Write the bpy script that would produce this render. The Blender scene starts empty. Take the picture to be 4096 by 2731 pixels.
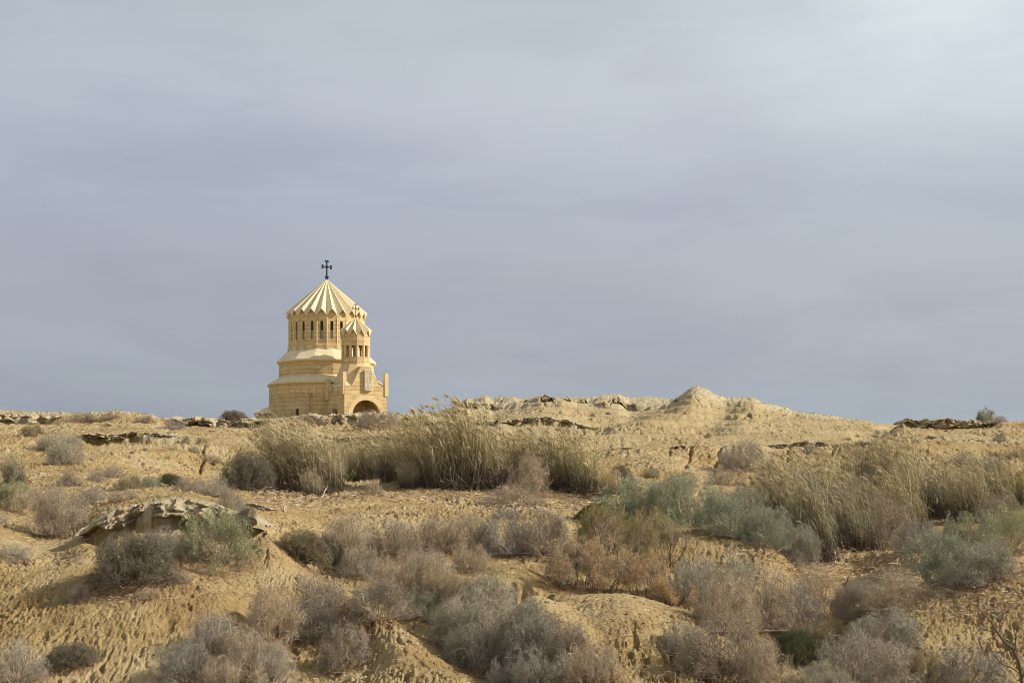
import bpy, bmesh, math, random
import numpy as np
from mathutils import Vector, Matrix
R = math.radians
scene = bpy.context.scene
C = scene.collection
F = 5700.0; CX = 2048.0; HZ = 2000.0        # focal length / principal column / eye level, in photo pixels
def W(px, py, Y):                           # photo pixel at distance Y -> world point
    return Vector(((px-CX)/F*Y, Y, (HZ-py)/F*Y))

# ------------------------------------------------------------------ camera
cd = bpy.data.cameras.new("camera"); cam = bpy.data.objects.new("camera", cd); C.objects.link(cam)
cam.location = (0, 0, 0); cam.rotation_euler = (R(90), 0, 0)
cd.sensor_width = 36; cd.lens = 36*F/4096; cd.shift_y = (HZ-2731/2)/4096
cd.clip_start = .1; cd.clip_end = 8000
scene.camera = cam
# ------------------------------------------------------------------ light
SUN_EL, SUN_AZ = R(33), R(87)               # azimuth measured from the camera side (-Y) towards +X
sd = bpy.data.lights.new("sun", 'SUN'); so = bpy.data.objects.new("sun", sd); C.objects.link(so)
sd.energy = 5.0; sd.angle = R(0.9); sd.color = (1, .93, .82)
dirv = Vector((math.sin(SUN_AZ)*math.cos(SUN_EL), -math.cos(SUN_AZ)*math.cos(SUN_EL), math.sin(SUN_EL)))
so.rotation_euler = dirv.to_track_quat('Z', 'Y').to_euler()
so.location = (60, 40, 60)
wd = bpy.data.worlds.new("World"); scene.world = wd; wd.use_nodes = True
nt = wd.node_tree; nt.nodes.clear()
def N(nt, t, **k):
    n = nt.nodes.new(t)
    for a, b in k.items(): setattr(n, a, b)
    return n
def ramp(nt, stops, interp='LINEAR'):
    r = N(nt, 'ShaderNodeValToRGB'); r.color_ramp.interpolation = interp
    e = r.color_ramp.elements
    while len(e) > 1: e.remove(e[-1])
    e[0].position = stops[0][0]; e[0].color = (*stops[0][1], 1)
    for p, c in stops[1:]:
        x = e.new(p); x.color = (*c, 1)
    return r
def srgb(r, g, b):
    f = lambda c: (c/255/12.92 if c/255 <= .04045 else ((c/255+.055)/1.055)**2.4)
    return (f(r), f(g), f(b))
L = nt.links.new
tc = N(nt, 'ShaderNodeTexCoord'); sep = N(nt, 'ShaderNodeSeparateXYZ'); L(tc.outputs['Generated'], sep.inputs[0])
# veil of cloud: brightness by elevation, broken by long soft bands
rz = ramp(nt, [(0, srgb(160,168,176)), (.045, srgb(165,173,182)), (.10, srgb(171,178,188)), (.155, srgb(174,180,190)),
               (.20, srgb(176,183,195)), (.27, srgb(191,198,208)), (.345, srgb(188,196,203)), (.6, srgb(180,187,195)), (1, srgb(180,186,193))])
L(sep.outputs['Z'], rz.inputs[0])
mp = N(nt, 'ShaderNodeMapping'); mp.inputs['Scale'].default_value = (2.2, 2.2, 9.5); mp.inputs['Location'].default_value = (3.1, .4, 1.7)
mp.inputs['Rotation'].default_value = (0, R(4), 0)
L(tc.outputs['Generated'], mp.inputs[0])
n1 = N(nt, 'ShaderNodeTexNoise'); n1.inputs['Scale'].default_value = 1.25; n1.inputs['Detail'].default_value = 4.5; n1.inputs['Roughness'].default_value = .52
n1.inputs['Distortion'].default_value = .35
L(mp.outputs[0], n1.inputs['Vector'])
r1 = ramp(nt, [(.32, (.885, .88, .91)), (.5, (.985, .99, .985)), (.66, (1.10, 1.11, 1.09))], 'B_SPLINE')
L(n1.outputs['Fac'], r1.inputs[0])
m1 = N(nt, 'ShaderNodeMix', data_type='RGBA', blend_type='MULTIPLY'); m1.inputs[0].default_value = 1
L(rz.outputs[0], m1.inputs[6]); L(r1.outputs[0], m1.inputs[7])
# brighter cloud high on the right, duller on the left
gd = Vector((.285, .90, .40)).normalized()
vm = N(nt, 'ShaderNodeVectorMath', operation='DOT_PRODUCT'); vm.inputs[1].default_value = gd
L(tc.outputs['Generated'], vm.inputs[0])
rg = ramp(nt, [(.925, (0, 0, 0)), (.975, (.02, .022, .02)), (.993, (.09, .10, .09)), (1, (.27, .30, .26))], 'EASE'); L(vm.outputs['Value'], rg.inputs[0])
m2 = N(nt, 'ShaderNodeMix', data_type='RGBA', blend_type='ADD'); m2.inputs[0].default_value = 1
L(m1.outputs[2], m2.inputs[6]); L(rg.outputs[0], m2.inputs[7])
rx = ramp(nt, [(0, (.90, .905, .925)), (.30, (.935, .94, .955)), (.42, (.985, .985, .99)), (.55, (1.0, 1.0, 1.0)), (.75, (1.04, 1.045, 1.04))])
ma = N(nt, 'ShaderNodeMath', operation='MULTIPLY_ADD'); ma.inputs[1].default_value = .8; ma.inputs[2].default_value = .45; L(sep.outputs['X'], ma.inputs[0]); L(ma.outputs[0], rx.inputs[0])
m3 = N(nt, 'ShaderNodeMix', data_type='RGBA', blend_type='MULTIPLY'); m3.inputs[0].default_value = 1
L(m2.outputs[2], m3.inputs[6]); L(rx.outputs[0], m3.inputs[7])
sky = N(nt, 'ShaderNodeTexSky'); sky.sky_type = 'NISHITA'; sky.sun_disc = False
sky.sun_elevation = SUN_EL; sky.sun_rotation = math.pi-SUN_AZ; sky.air_density = 1.3; sky.dust_density = 3
bsky = N(nt, 'ShaderNodeBackground'); bsky.inputs[1].default_value = .07; L(sky.outputs[0], bsky.inputs[0])
bcl = N(nt, 'ShaderNodeBackground'); bcl.inputs[1].default_value = .95; L(m3.outputs[2], bcl.inputs[0])
mp2 = N(nt, 'ShaderNodeMapping'); mp2.inputs['Scale'].default_value = (5, 5, 17); mp2.inputs['Location'].default_value = (7.3, 2.2, .6); L(tc.outputs['Generated'], mp2.inputs[0])
n2_ = N(nt, 'ShaderNodeTexNoise'); n2_.inputs['Scale'].default_value = 1.3; n2_.inputs['Detail'].default_value = 5; n2_.inputs['Roughness'].default_value = .5; n2_.inputs['Distortion'].default_value = .6; L(mp2.outputs[0], n2_.inputs['Vector'])
r2_ = ramp(nt, [(.32, (.945, .94, .955)), (.5, (1, 1, 1)), (.68, (1.055, 1.058, 1.045))], 'B_SPLINE'); L(n2_.outputs['Fac'], r2_.inputs[0])
m4 = N(nt, 'ShaderNodeMix', data_type='RGBA', blend_type='MULTIPLY'); m4.inputs[0].default_value = 1; L(m3.outputs[2], m4.inputs[6]); L(r2_.outputs[0], m4.inputs[7]); L(m4.outputs[2], bcl.inputs[0])
mx = N(nt, 'ShaderNodeMixShader'); mx.inputs[0].default_value = .95
L(bsky.outputs[0], mx.inputs[1]); L(bcl.outputs[0], mx.inputs[2])
wo = N(nt, 'ShaderNodeOutputWorld'); L(mx.outputs[0], wo.inputs[0])
scene.view_settings.view_transform = 'Standard'; scene.view_settings.look = 'None'
scene.render.filter_size = 1.0; scene.cycles.filter_width = 1.0
scene.view_settings.exposure = 0.16; scene.view_settings.gamma = 1; scene.view_settings.use_curve_mapping = False

# ------------------------------------------------------------------ helpers
def tag(o, label=None, cat=None, group=None, kind=None):
    if label: o['label'] = label
    if cat: o['category'] = cat
    if group: o['group'] = group
    if kind: o['kind'] = kind
    return o
def empty(name, loc, rz=0):
    o = bpy.data.objects.new(name, None); C.objects.link(o); o.location = loc; o.rotation_euler = (0, 0, rz); o.empty_display_size = .1
    return o
def link(name, me, mat=None, parent=None):
    o = bpy.data.objects.new(name, me); C.objects.link(o)
    if mat and not me.materials: me.materials.append(mat)
    if parent: o.parent = parent
    return o
def np_mesh(name, V, Q, uv=None, smooth=False):
    """V (n,3), Q (m,k) faces of equal size k, uv per vertex (n,2)"""
    me = bpy.data.meshes.new(name); V = np.asarray(V, np.float32); Q = np.asarray(Q, np.int32); k = Q.shape[1]
    me.vertices.add(len(V)); me.vertices.foreach_set('co', V.ravel())
    me.loops.add(Q.size); me.loops.foreach_set('vertex_index', Q.ravel())
    me.polygons.add(len(Q)); me.polygons.foreach_set('loop_start', np.arange(0, Q.size, k, dtype=np.int32))
    me.polygons.foreach_set('loop_total', np.full(len(Q), k, np.int32))
    if smooth: me.polygons.foreach_set('use_smooth', np.ones(len(Q), bool))
    me.update(calc_edges=True)
    if uv is not None:
        l = me.uv_layers.new(name='uv'); l.data.foreach_set('uv', np.asarray(uv, np.float32)[Q.ravel()].ravel())
    return me
_rt = np.random.RandomState(7).rand(256, 256).astype(np.float32)
def vn(x, y, s=0):
    """smooth 2-D value noise, 0..1"""
    x = x+s*37.37; y = y+s*17.17
    xi = np.floor(x).astype(np.int64); yi = np.floor(y).astype(np.int64)
    fx = (x-xi).astype(np.float32); fy = (y-yi).astype(np.float32)
    fx = fx*fx*(3-2*fx); fy = fy*fy*(3-2*fy)
    a = xi & 255; b = yi & 255; a1 = (xi+1) & 255; b1 = (yi+1) & 255
    return (_rt[a, b]*(1-fx)+_rt[a1, b]*fx)*(1-fy)+(_rt[a, b1]*(1-fx)+_rt[a1, b1]*fx)*fy
def fbm(x, y, o=4, s=0, g=.5):
    t = 0; a = 1; n = 0
    for i in range(o):
        t = t+a*vn(x*2**i*1.03**i+i*5.3, y*2**i*1.03**i-i*3.1, s+i); n += a; a *= g
    return t/n
def ss(a, b, x):
    t = np.clip((x-a)/(b-a), 0, 1); return t*t*(3-2*t)

def mat_new(name, rough=.9):
    m = bpy.data.materials.new(name); m.use_nodes = True
    t = m.node_tree; b = t.nodes['Principled BSDF']; b.inputs['Roughness'].default_value = rough
    b.inputs['Specular IOR Level'].default_value = .2
    return m, t, b
# ------------------------------------------------------------------ terrain
KX = np.array([-200,300,700,1000,1300,1600,1900,2200,2500,2800,3100,3400,3700,4000,4300.])
ROWS = [
 (24, [2760]*15),
 (26, [2560,2540,2530,2560,2620,2570,2640,2640,2580,2620,2640,2640,2600,2590,2580]),
 (28, [2370,2340,2330,2380,2470,2440,2500,2490,2480,2520,2520,2500,2460,2440,2420]),
 (30, [2220,2180,2130,2200,2330,2330,2380,2410,2430,2430,2400,2400,2370,2350,2330]),
 (33, [2120,2080,2005,2070,2210,2220,2250,2270,2300,2300,2280,2310,2300,2270,2250]),
 (37, [2050,2010,1968,2020,2120,2120,2130,2150,2180,2170,2170,2240,2230,2200,2180]),
 (42, [1990,1975,1950,1990,2050,2050,2060,2070,2090,2080,2090,2190,2170,2140,2120]),
 (48, [1930,1935,1930,1958,1985,1985,1995,2010,2010,2010,2020,2090,2080,2070,2050]),
 (55, [1850,1860,1880,1890,1900,1905,1915,1920,1930,1930,1930,1950,1950,1940,1930]),
 (60, [1800,1805,1812,1820,1825,1830,1850,1872,1870,1860,1850,1860,1870,1865,1860]),
 (65, [1752,1750,1746,1758,1757,1762,1800,1820,1802,1788,1790,1768,1760,1770,1775]),
]
SKY = np.array([(-400,1650),(0,1643),(60,1645),(180,1650),(340,1652),(400,1655),(440,1648),(480,1645),(540,1650),(610,1662),(640,1672),(800,1674),(900,1676),(1000,1677),
 (1080,1679),(1159,1674),(1220,1663),(1264,1657),(1290,1663),(1378,1663),(1413,1656),(1571,1656),(1632,1661),(1711,1648),(1760,1646),(1792,1638),(1833,1617),(1868,1598),
 (1894,1602),(1940,1589),(1975,1600),(2006,1591),(2052,1589),(2083,1598),(2169,1588),(2215,1597),(2363,1591),(2414,1582),(2475,1578),(2516,1591),(2577,1587),(2634,1591),
 (2700,1597),(2746,1571),(2766,1557),(2792,1551),(2822,1561),(2850,1576),(2900,1594),(2982,1591),(3020,1596),(3053,1613),(3147,1632),(3169,1643),(3241,1654),(3329,1665),
 (3483,1693),(3544,1712),(3640,1735),(3700,1750),(4600,1760)], float)
SKR = np.array([(3300,1840),(3400,1800),(3500,1763),(3560,1722),(3604,1692),(3616,1678),(3737,1679),(3902,1682),(4096,1687),(4600,1690)], float)   # right-hand ledge crest
def gsm(a, n):
    k = np.exp(-np.linspace(-2, 2, 2*n+1)**2); k /= k.sum()
    return np.convolve(np.pad(a, n, mode='edge'), k, 'valid')
U = np.concatenate([np.linspace(-9000, -700, 60), np.linspace(-660, -140, 66), np.arange(-136, 4234, 3.7), np.linspace(4240, 4760, 66), np.linspace(4800, 13000, 60)])
Vv = np.concatenate([np.linspace(5, 22.5, 40), np.arange(22.6, 32.5, .038), np.arange(32.5, 50, .09), np.arange(50, 80, .13), np.arange(80, 108, .19),
                     np.linspace(108.5, 140, 40), np.linspace(142, 260, 60), np.geomspace(270, 4000, 30)])
nu, nv = len(U), len(Vv)
Uf = np.clip(U, -400, 4600)
rowY = [5, 14, 20]; rowZ = [np.full(nu, -4.7), np.full(nu, -4.3), np.full(nu, -3.85)]
for Y, r in ROWS:
    p = gsm(np.interp(Uf, KX, r), 30); rowY.append(Y); rowZ.append((HZ-p)*Y/F)
pA = (HZ-rowZ[-1]*F/65)
sky_l = np.interp(Uf, SKY[:, 0], SKY[:, 1]); skr = np.interp(Uf, SKR[:, 0], SKR[:, 1])
wl = 1-ss(1690, 1860, Uf)                    # left plateau
wr = ss(3380, 3500, Uf)                      # right ledge mass
def mixz(Y, left, mid, right):
    p = left*wl+(1-wl)*(mid*(1-wr)+right*wr)
    rowY.append(Y); rowZ.append((HZ-p)*Y/F)
mixz(70, .45*pA+.55*sky_l+8, pA+24, .5*pA+.5*skr+8)
mixz(76, sky_l, pA+26, skr)
mixz(80, sky_l+6, pA+8, skr+8)
mixz(88, sky_l+12, np.maximum(1735, sky_l+22)-.25*(pA-1790), skr+22)
mixz(97, sky_l+14, .52*1735+.48*sky_l-8+.0*pA, sky_l+4)
mixz(104.5, sky_l+15, sky_l, sky_l)
mixz(112, sky_l+15, sky_l+7, sky_l+7)
mixz(140, sky_l+14, sky_l+30, sky_l+30)
mixz(180, 1678+0*sky_l, sky_l+60, sky_l+60)
rowY += [200, 260, 400, 4000]; rowZ += [np.full(nu, 10.75), np.full(nu, 9.5), np.full(nu, 7.0), np.full(nu, 2.0)]
rowY = np.array(rowY, float); rowZ = np.array(rowZ)          # rows x nu
def pchip(xk, yk, x):
    h = np.diff(xk)[:, None]; d = np.diff(yk, axis=0)/h
    m = np.zeros_like(yk); m[0] = d[0]; m[-1] = d[-1]
    w1 = 2*h[1:]+h[:-1]; w2 = h[1:]+2*h[:-1]
    with np.errstate(divide='ignore', invalid='ignore'):
        mm = (w1+w2)/(w1/d[:-1]+w2/d[1:])
    m[1:-1] = np.where(d[:-1]*d[1:] > 0, mm, 0)
    i = np.clip(np.searchsorted(xk, x)-1, 0, len(xk)-2)
    t = ((x-xk[i])/(xk[i+1]-xk[i]))[:, None]; hh = (xk[i+1]-xk[i])[:, None]
    return (2*t**3-3*t**2+1)*yk[i]+(t**3-2*t**2+t)*hh*m[i]+(-2*t**3+3*t**2)*yk[i+1]+(t**3-t**2)*hh*m[i+1]
Z = pchip(rowY, rowZ, Vv)                                    # nv x nu
UU, YY = np.meshgrid(U, Vv); AA = (UU-CX)/F; XX = AA*YY
rock = np.zeros_like(Z)
# domes and spurs standing in front of what lies behind them
def bump(px, Y, wpx, wy, h, p=1.0):
    global Z
    x0 = (px-CX)/F*Y; rx = wpx/F*Y
    d = np.sqrt(((XX-x0)/rx)**2+((YY-Y)/wy)**2)
    Z += h*(1-ss(0, 1, d))**p
def spur(p0, p1, w, h):
    global Z
    a = np.array([(p0[0]-CX)/F*p0[1], p0[1]]); b = np.array([(p1[0]-CX)/F*p1[1], p1[1]]); ab = b-a
    t = np.clip(((XX-a[0])*ab[0]+(YY-a[1])*ab[1])/(ab@ab), 0, 1)
    d = np.hypot(XX-a[0]-t*ab[0], YY-a[1]-t*ab[1])/w
    Z += h*(1-ss(0, 1, d))
bump(2430, 27.3, 760, 2.7, .62, .8)
bump(650, 31.2, 620, 3.6, .30)
bump(560, 27.0, 700, 2.6, .16)
bump(300, 52, 500, 6, .25); bump(2300, 57, 300, 4, .25); bump(1500, 40, 500, 5, .12)
spur((1000, 31.2), (1330, 28.4), 1.5, .20); spur((1330, 28.4), (1880, 23.6), 1.4, .26)
spur((1280, 31.5), (1650, 28.4), 1.7, -.28); spur((1650, 28.4), (2000, 24.5), 1.5, -.22)
spur((1130, 27.6), (1290, 24), 1.2, -.22); bump(560, 27, 700, 3, .10)
bump(2800, 35.8, 560, 4.2, .50); spur((3120, 38.5), (3370, 34), 1.7, -.55); spur((3370, 34), (3260, 28), 1.6, -.45); bump(3450, 37.5, 230, 2.6, -.55)
bump(3960, 28.6, 600, 3.2, .50); bump(2060, 31.4, 200, 1.6, .35); bump(430, 58, 330, 6, .35); spur((880, 62), (780, 50), 1.8, -.5); spur((170, 42), (230, 30), 1.5, -.4)
bump(1750, 57, 300, 5, .3); spur((1500, 60), (1380, 53), 2, -.3); bump(2620, 60, 260, 5, .22)
spur((2760, 100.5), (2570, 91), 3.6, .45); spur((2590, 101), (2470, 94), 4.2, -.45); spur((3000, 100), (2950, 90), 3.0, .2); spur((2880, 100), (2800, 88), 2.5, -.3); spur((2200, 101), (2150, 92), 3, .4); spur((1990, 101.5), (1900, 96), 2.5, -.5)
spur((2130, 26.8), (2440, 23.6), .9, .50)
spur((3000, 30), (3500, 25), 1.3, -.25)
spur((1240, 28.5), (1500, 25), .5, -.18)
bump(2792, 104.5, 130, 5, .2)
# carved steps under the hard crust: (px range, Y of lip, drop, decay)
LED = [((310, 1095), lambda p: 31.0+.0009*np.abs(p-680), .50, 1.6), ((300, 850), lambda p: 64.6+0*p, .38, 2.2), ((-200, 270), lambda p: 72.6+0*p, .30, 2.0),
       ((640, 1075), lambda p: 73.6+0*p, .40, 2.0), ((1230, 1580), lambda p: 73.8+0*p, .42, 2.2), ((1290, 1720), lambda p: 65.5+0*p, .25, 1.5),
       ((1880, 2260), lambda p: 30.6+0*p, .42, 1.2), ((3590, 4010), lambda p: 75.6+.003*np.abs(p-3760), .62, 2.6), ((3040, 3520), lambda p: 65.2+0*p, .30, 1.8),
       ((1830, 2250), lambda p: 101.5+0*p, .22, 5), ((2250, 2720), lambda p: 102.0+0*p, .22, 5), ((2000, 2480), lambda p: 92.5+0*p, .45, 2),
       ((1780, 2000), lambda p: 97.5-.01*(p-1780), .7, 2.4), ((2840, 3000), lambda p: 33.0+0*p, .12, 1)]
wig = (fbm(UU/60, YY*.0+2.2, 3, 3)-.5)*.6; wig = wig+0*YY
for (a, b), fy, H, dec in LED:
    e = ss(a, a+.14*(b-a), UU)*(1-ss(b-.14*(b-a), b, UU))
    lip = fy(UU)+wig*2.2*H/.5*np.clip(YY/60, .6, 2)
    d = lip-YY
    Z -= np.where(d > 0, H*e*ss(0, .22*H/.4, d)*np.exp(-np.clip(d-.2, 0, None)/dec), 0)
    rock = np.maximum(rock, (0 if 1800 < a < 1900 and H < .5 or a == 2840 else .75)*e*np.exp(-np.clip(-d, 0, None)/(1.2+.02*YY))*ss(-.3-.5*H, 0, -d+.0))
# narrow wash-outs in the bank below the track
for pc, w, y0, y1, dp in ((2768, 5, 58, 65, .30), (2884, 6, 57, 65, .34), (3163, 6, 60, 65.3, .3), (3231, 5, 61.5, 65.3, .25), (3338, 7, 61, 65.3, .3), (3452, 5, 62, 65.3, .25), (820, 5, 57, 63.5, .4), (1730, 6, 60, 64, .25), (2688, 5, 61, 65, .2), (2960, 4, 61, 65, .25), (2930, 3, 62, 65, .2)):
    c = pc+30*(fbm(YY*.9, YY*0+pc*.1, 3, 5)-.5)+(YY-y1)*3
    Z -= dp*np.exp(-((UU-c)/w)**2)*ss(y0, y0+1.5, YY)*(1-ss(y1-.8, y1, YY))
Zs = Z.copy()
# broad unevenness
far = np.clip((YY-22)/30, .3, 1)*(1-ss(150, 190, YY))
Z += far*.42*(1-.5*ss(80, 95, YY))*(fbm(XX/3.5, YY/3.5, 3, 1)-.5)*(1-.6*ss(60, 80, YY)*(1-ss(80, 84, YY)))
Z += .12*(fbm(XX/.9, YY/.9, 3, 2)-.5)
# rills: noise smeared along the fall line
n0 = int(np.searchsorted(Vv, 22.5)); n1_ = int(np.searchsorted(Vv, 112)); c0 = int(np.searchsorted(U, -400)); c1 = int(np.searchsorted(U, 4500))
sl = (slice(n0, n1_), slice(c0, c1))
za = np.gradient(Zs[sl], AA[0, c0:c1], axis=1); zy = np.gradient(Zs[sl], Vv[n0:n1_], axis=0)
Ys, As = YY[sl], AA[sl]
gx = za/Ys; gy = zy-As*za/Ys; g = np.hypot(gx, gy)+1e-4
gx, gy = -gx/g, -gy/g; gy -= .25; g2 = np.hypot(gx, gy)+1e-4; gx /= g2; gy /= g2
SC = np.clip(Ys/26, 1, 3.2)
x0_, y0_ = XX[sl], Ys
Vr, Ur = Vv[n0:n1_], U[c0:c1]
LV = [1.0, 1.75, 3.1]
wts = [np.clip(1-np.abs(np.log(SC/q))/math.log(1.76), 0, 1).astype(np.float32) for q in LV]; tw = sum(wts)+1e-6; wts = [w/tw for w in wts]
def multi(fn):
    return sum(w*fn(q) for w, q in zip(wts, LV))
def smear(q):
    x, y = x0_.copy(), y0_.copy(); a1 = 0; a2 = 0
    for k in range(7):
        a1 = a1+vn(x*15/q, y*13/q, 4); a2 = a2+vn(x*6.5/q, y*6/q, 9)
        iy = np.clip(np.searchsorted(Vr, y.ravel()).reshape(y.shape), 0, len(Vr)-1)
        iu = np.clip(np.searchsorted(Ur, (x/np.maximum(y, 1)*F+CX).ravel()).reshape(y.shape), 0, len(Ur)-1)
        x = x+gx[iy, iu]*.055*q; y = y+gy[iy, iu]*.055*q
    a1 = (a1-a1.mean())/a1.std(); a2 = (a2-a2.mean())/a2.std()
    return np.stack([a1, a2])
LL = multi(smear); brk = multi(lambda q: vn(x0_*7/q, y0_*9/q, 33)); lic, lic2 = LL[0]+1.3*(brk-.55), LL[1]+1.5*(brk-.55)
patch = ss(.40, .60, fbm(x0_/2.6, y0_/2.6, 3, 8)*.5+fbm(x0_/6, y0_/6, 3, 18)*.5)
patch *= 1-.8*np.exp(-((UU[sl]-2430)/330)**2-((Ys-27.3)/1.6)**2)
steep = ss(.10, .26, g)
clod = multi(lambda q: np.abs(fbm(x0_*11/q, y0_*8/q, 3, 11)-.5)*2)
clod2 = multi(lambda q: fbm(x0_*27/q, y0_*19/q, 2, 12))
clod3 = multi(lambda q: ss(.62, .78, vn(x0_*19/q, y0_*13/q, 15)))
domem = np.exp(-((UU[sl]-2430)/380)**4-((Ys-27.3)/1.9)**4)
amp = SC**.80*(1-.45*ss(70, 90, Ys))*(1-.6*domem)*(1-.6*rock[sl])*(.55+.75*ss(.42, .6, fbm(x0_/1.7, y0_/1.7, 3, 61)))
Z[sl] += (1-ss(103, 105, Ys))*ss(84, 88, Ys)*.10*np.sin(Zs[sl]*11+4*fbm(x0_/5, y0_/9, 3, 71))*ss(.36, .56, fbm(x0_/6, Zs[sl]*1.5, 2, 72))
Z[sl] += amp*((-.085*ss(.95, 1.3, lic)-.150*ss(1.3, 1.6, lic2)+.008*np.clip(lic, -1.5, 1))*(.30+.70*patch)*(.45+.55*steep)
              + .060*(clod-.35) + .055*(clod2-.5) + .050*clod3*(.3+.7*patch))
# broken, blocky surface where the crust shows
wf = ss(38, 60, YY); blk = (1-wf)*fbm(XX/.45, YY/.4, 3, 21)+wf*fbm(XX/.9, YY/.8, 3, 22)
Z += rock*(1-ss(112, 130, YY))*.30*np.clip(YY/55, .6, 1.6)*(1-.5*ss(80, 95, YY))*(np.round(blk*9)/9*.6+blk*.4-.5)
# pale crust also caps the crests
cap = np.zeros_like(Z)
cap += wl*np.exp(-((YY-76)/3.0)**2)*.9+(1-wl)*(1-wr)*np.exp(-((YY-104)/4.5)**2)*1.0+wr*np.exp(-((YY-77)/2.0)**2)*.8
cap += np.exp(-((YY-66)/1.4)**2)*.6*ss(1000, 1300, UU)+.9*np.exp(-((YY-32.6)/1.8)**2)*ss(300, 420, UU)*(1-ss(950, 1100, UU))
crust = np.clip(np.maximum(rock, cap)+.5*(fbm(XX/1.1, YY/1.1, 4, 31)-.5), 0, 1)
under = np.zeros_like(Z)          # reddish fine soil
V3 = np.stack([XX, YY, Z], -1).reshape(-1, 3)
idx = np.arange(nv*nu).reshape(nv, nu)
Q = np.stack([idx[:-1, :-1], idx[:-1, 1:], idx[1:, 1:], idx[1:, :-1]], -1).reshape(-1, 4)
me = np_mesh('desert_ground', V3, Q, smooth=True)
at_ = me.attributes.new('crust', 'FLOAT', 'POINT'); at_.data.foreach_set('value', crust.astype(np.float32).ravel())
def hgt(x, Y):
    """surface height at world x, Y (bilinear)"""
    u = x/Y*F+CX
    j = int(np.clip(np.searchsorted(Vv, Y)-1, 0, nv-2)); i = int(np.clip(np.searchsorted(U, u)-1, 0, nu-2))
    a = (u-U[i])/(U[i+1]-U[i]); b = (Y-Vv[j])/(Vv[j+1]-Vv[j])
    return float((Z[j, i]*(1-a)+Z[j, i+1]*a)*(1-b)+(Z[j+1, i]*(1-a)+Z[j+1, i+1]*a)*b)
PYG = HZ-Z*F/YY
def hit(px, py, ymin=22):
    """nearest ground point seen at photo pixel (px, py)"""
    i = int(np.clip(np.searchsorted(U, px), 1, nu-2)); col = PYG[:, i]
    j0 = int(np.searchsorted(Vv, ymin)); jj = np.nonzero(col[j0:] <= py)[0]
    j = j0+int(jj[0]) if len(jj) else int(np.searchsorted(Vv, 76))
    return Vector(((px-CX)/F*Vv[j], Vv[j], Z[j, i]))

# ground material
gm, t, b = mat_new('ochre_earth', .95); b.inputs['Specular IOR Level'].default_value = .1
l = t.links.new
tc = N(t, 'ShaderNodeTexCoord'); geo = N(t, 'ShaderNodeNewGeometry')
at = N(t, 'ShaderNodeAttribute', attribute_name='crust')
def noise(t, vec, sc, det=4, rough=.55, dist=0):
    n = N(t, 'ShaderNodeTexNoise'); n.inputs['Scale'].default_value = sc; n.inputs['Detail'].default_value = det
    n.inputs['Roughness'].default_value = rough; n.inputs['Distortion'].default_value = dist
    t.links.new(vec, n.inputs['Vector']); return n
def mixc(t, fac, a, bb, mode='MIX'):
    m = N(t, 'ShaderNodeMix', data_type='RGBA', blend_type=mode)
    for i, v in ((0, fac), (6, a), (7, bb)):
        if hasattr(v, 'links') or hasattr(v, 'is_linked'): t.links.new(v, m.inputs[i])
        elif i == 0: m.inputs[0].default_value = v
        else: m.inputs[i].default_value = (*v, 1)
    return m.outputs[2]
def mth(t, op, a, bb=None, cl=False):
    m = N(t, 'ShaderNodeMath', operation=op); m.use_clamp = cl
    for i, v in ((0, a), (1, bb)):
        if v is None: continue
        if hasattr(v, 'is_linked'): t.links.new(v, m.inputs[i])
        else: m.inputs[i].default_value = v
    return m.outputs[0]
O = tc.outputs['Object']
nA = noise(t, O, .35, 5, .6); nB = noise(t, O, 2.2, 6, .65); nC = noise(t, O, 9, 5, .7); nD = noise(t, O, 38, 3, .7)
c1_ = ramp(t, [(.30, (.25, .16, .065)), (.5, (.45, .315, .14)), (.66, (.58, .45, .25))]); l(nB.outputs['Fac'], c1_.inputs[0])
c2_ = ramp(t, [(.36, (.30, .19, .075)), (.47, (.45, .315, .135)), (.60, (.58, .45, .25))]); l(nA.outputs['Fac'], c2_.inputs[0])
base = mixc(t, .55, c1_.outputs[0], c2_.outputs[0])
sepo = N(t, 'ShaderNodeSeparateXYZ'); l(O, sepo.inputs[0])
fr = N(t, 'ShaderNodeMapRange'); fr.inputs['From Min'].default_value = 60; fr.inputs['From Max'].default_value = 95; l(sepo.outputs['Y'], fr.inputs[0])
base = mixc(t, mth(t, 'MULTIPLY', fr.outputs[0], .55), base, (.48, .385, .215))      # the far hill is a paler marl
cr = ramp(t, [(.25, (.36, .28, .16)), (.5, (.53, .45, .28)), (.75, (.64, .56, .38))]); l(nC.outputs['Fac'], cr.inputs[0])
cf = mth(t, 'ADD', at.outputs['Fac'], mth(t, 'MULTIPLY', mth(t, 'SUBTRACT', nB.outputs['Fac'], .5), 1.4))
cf2 = N(t, 'ShaderNodeMapRange', interpolation_type='SMOOTHSTEP'); cf2.inputs['From Min'].default_value = .42; cf2.inputs['From Max'].default_value = .80; l(cf, cf2.inputs[0])
base = mixc(t, cf2.outputs[0], base, cr.outputs[0])
sp = ramp(t, [(.60, (0, 0, 0)), (.72, (1, 1, 1))]); l(nD.outputs['Fac'], sp.inputs[0])
base = mixc(t, mth(t, 'MULTIPLY', sp.outputs[0], .45), base, (.56, .47, .29))
sp2 = ramp(t, [(.28, (1, 1, 1)), (.42, (0, 0, 0))]); l(nC.outputs['Fac'], sp2.inputs[0])
base = mixc(t, mth(t, 'MULTIPLY', sp2.outputs[0], .5), base, (.24, .155, .07))
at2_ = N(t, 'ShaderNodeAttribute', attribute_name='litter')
lf = N(t, 'ShaderNodeMapRange', interpolation_type='SMOOTHSTEP'); lf.inputs['From Min'].default_value = .35; lf.inputs['From Max'].default_value = .95
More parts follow.
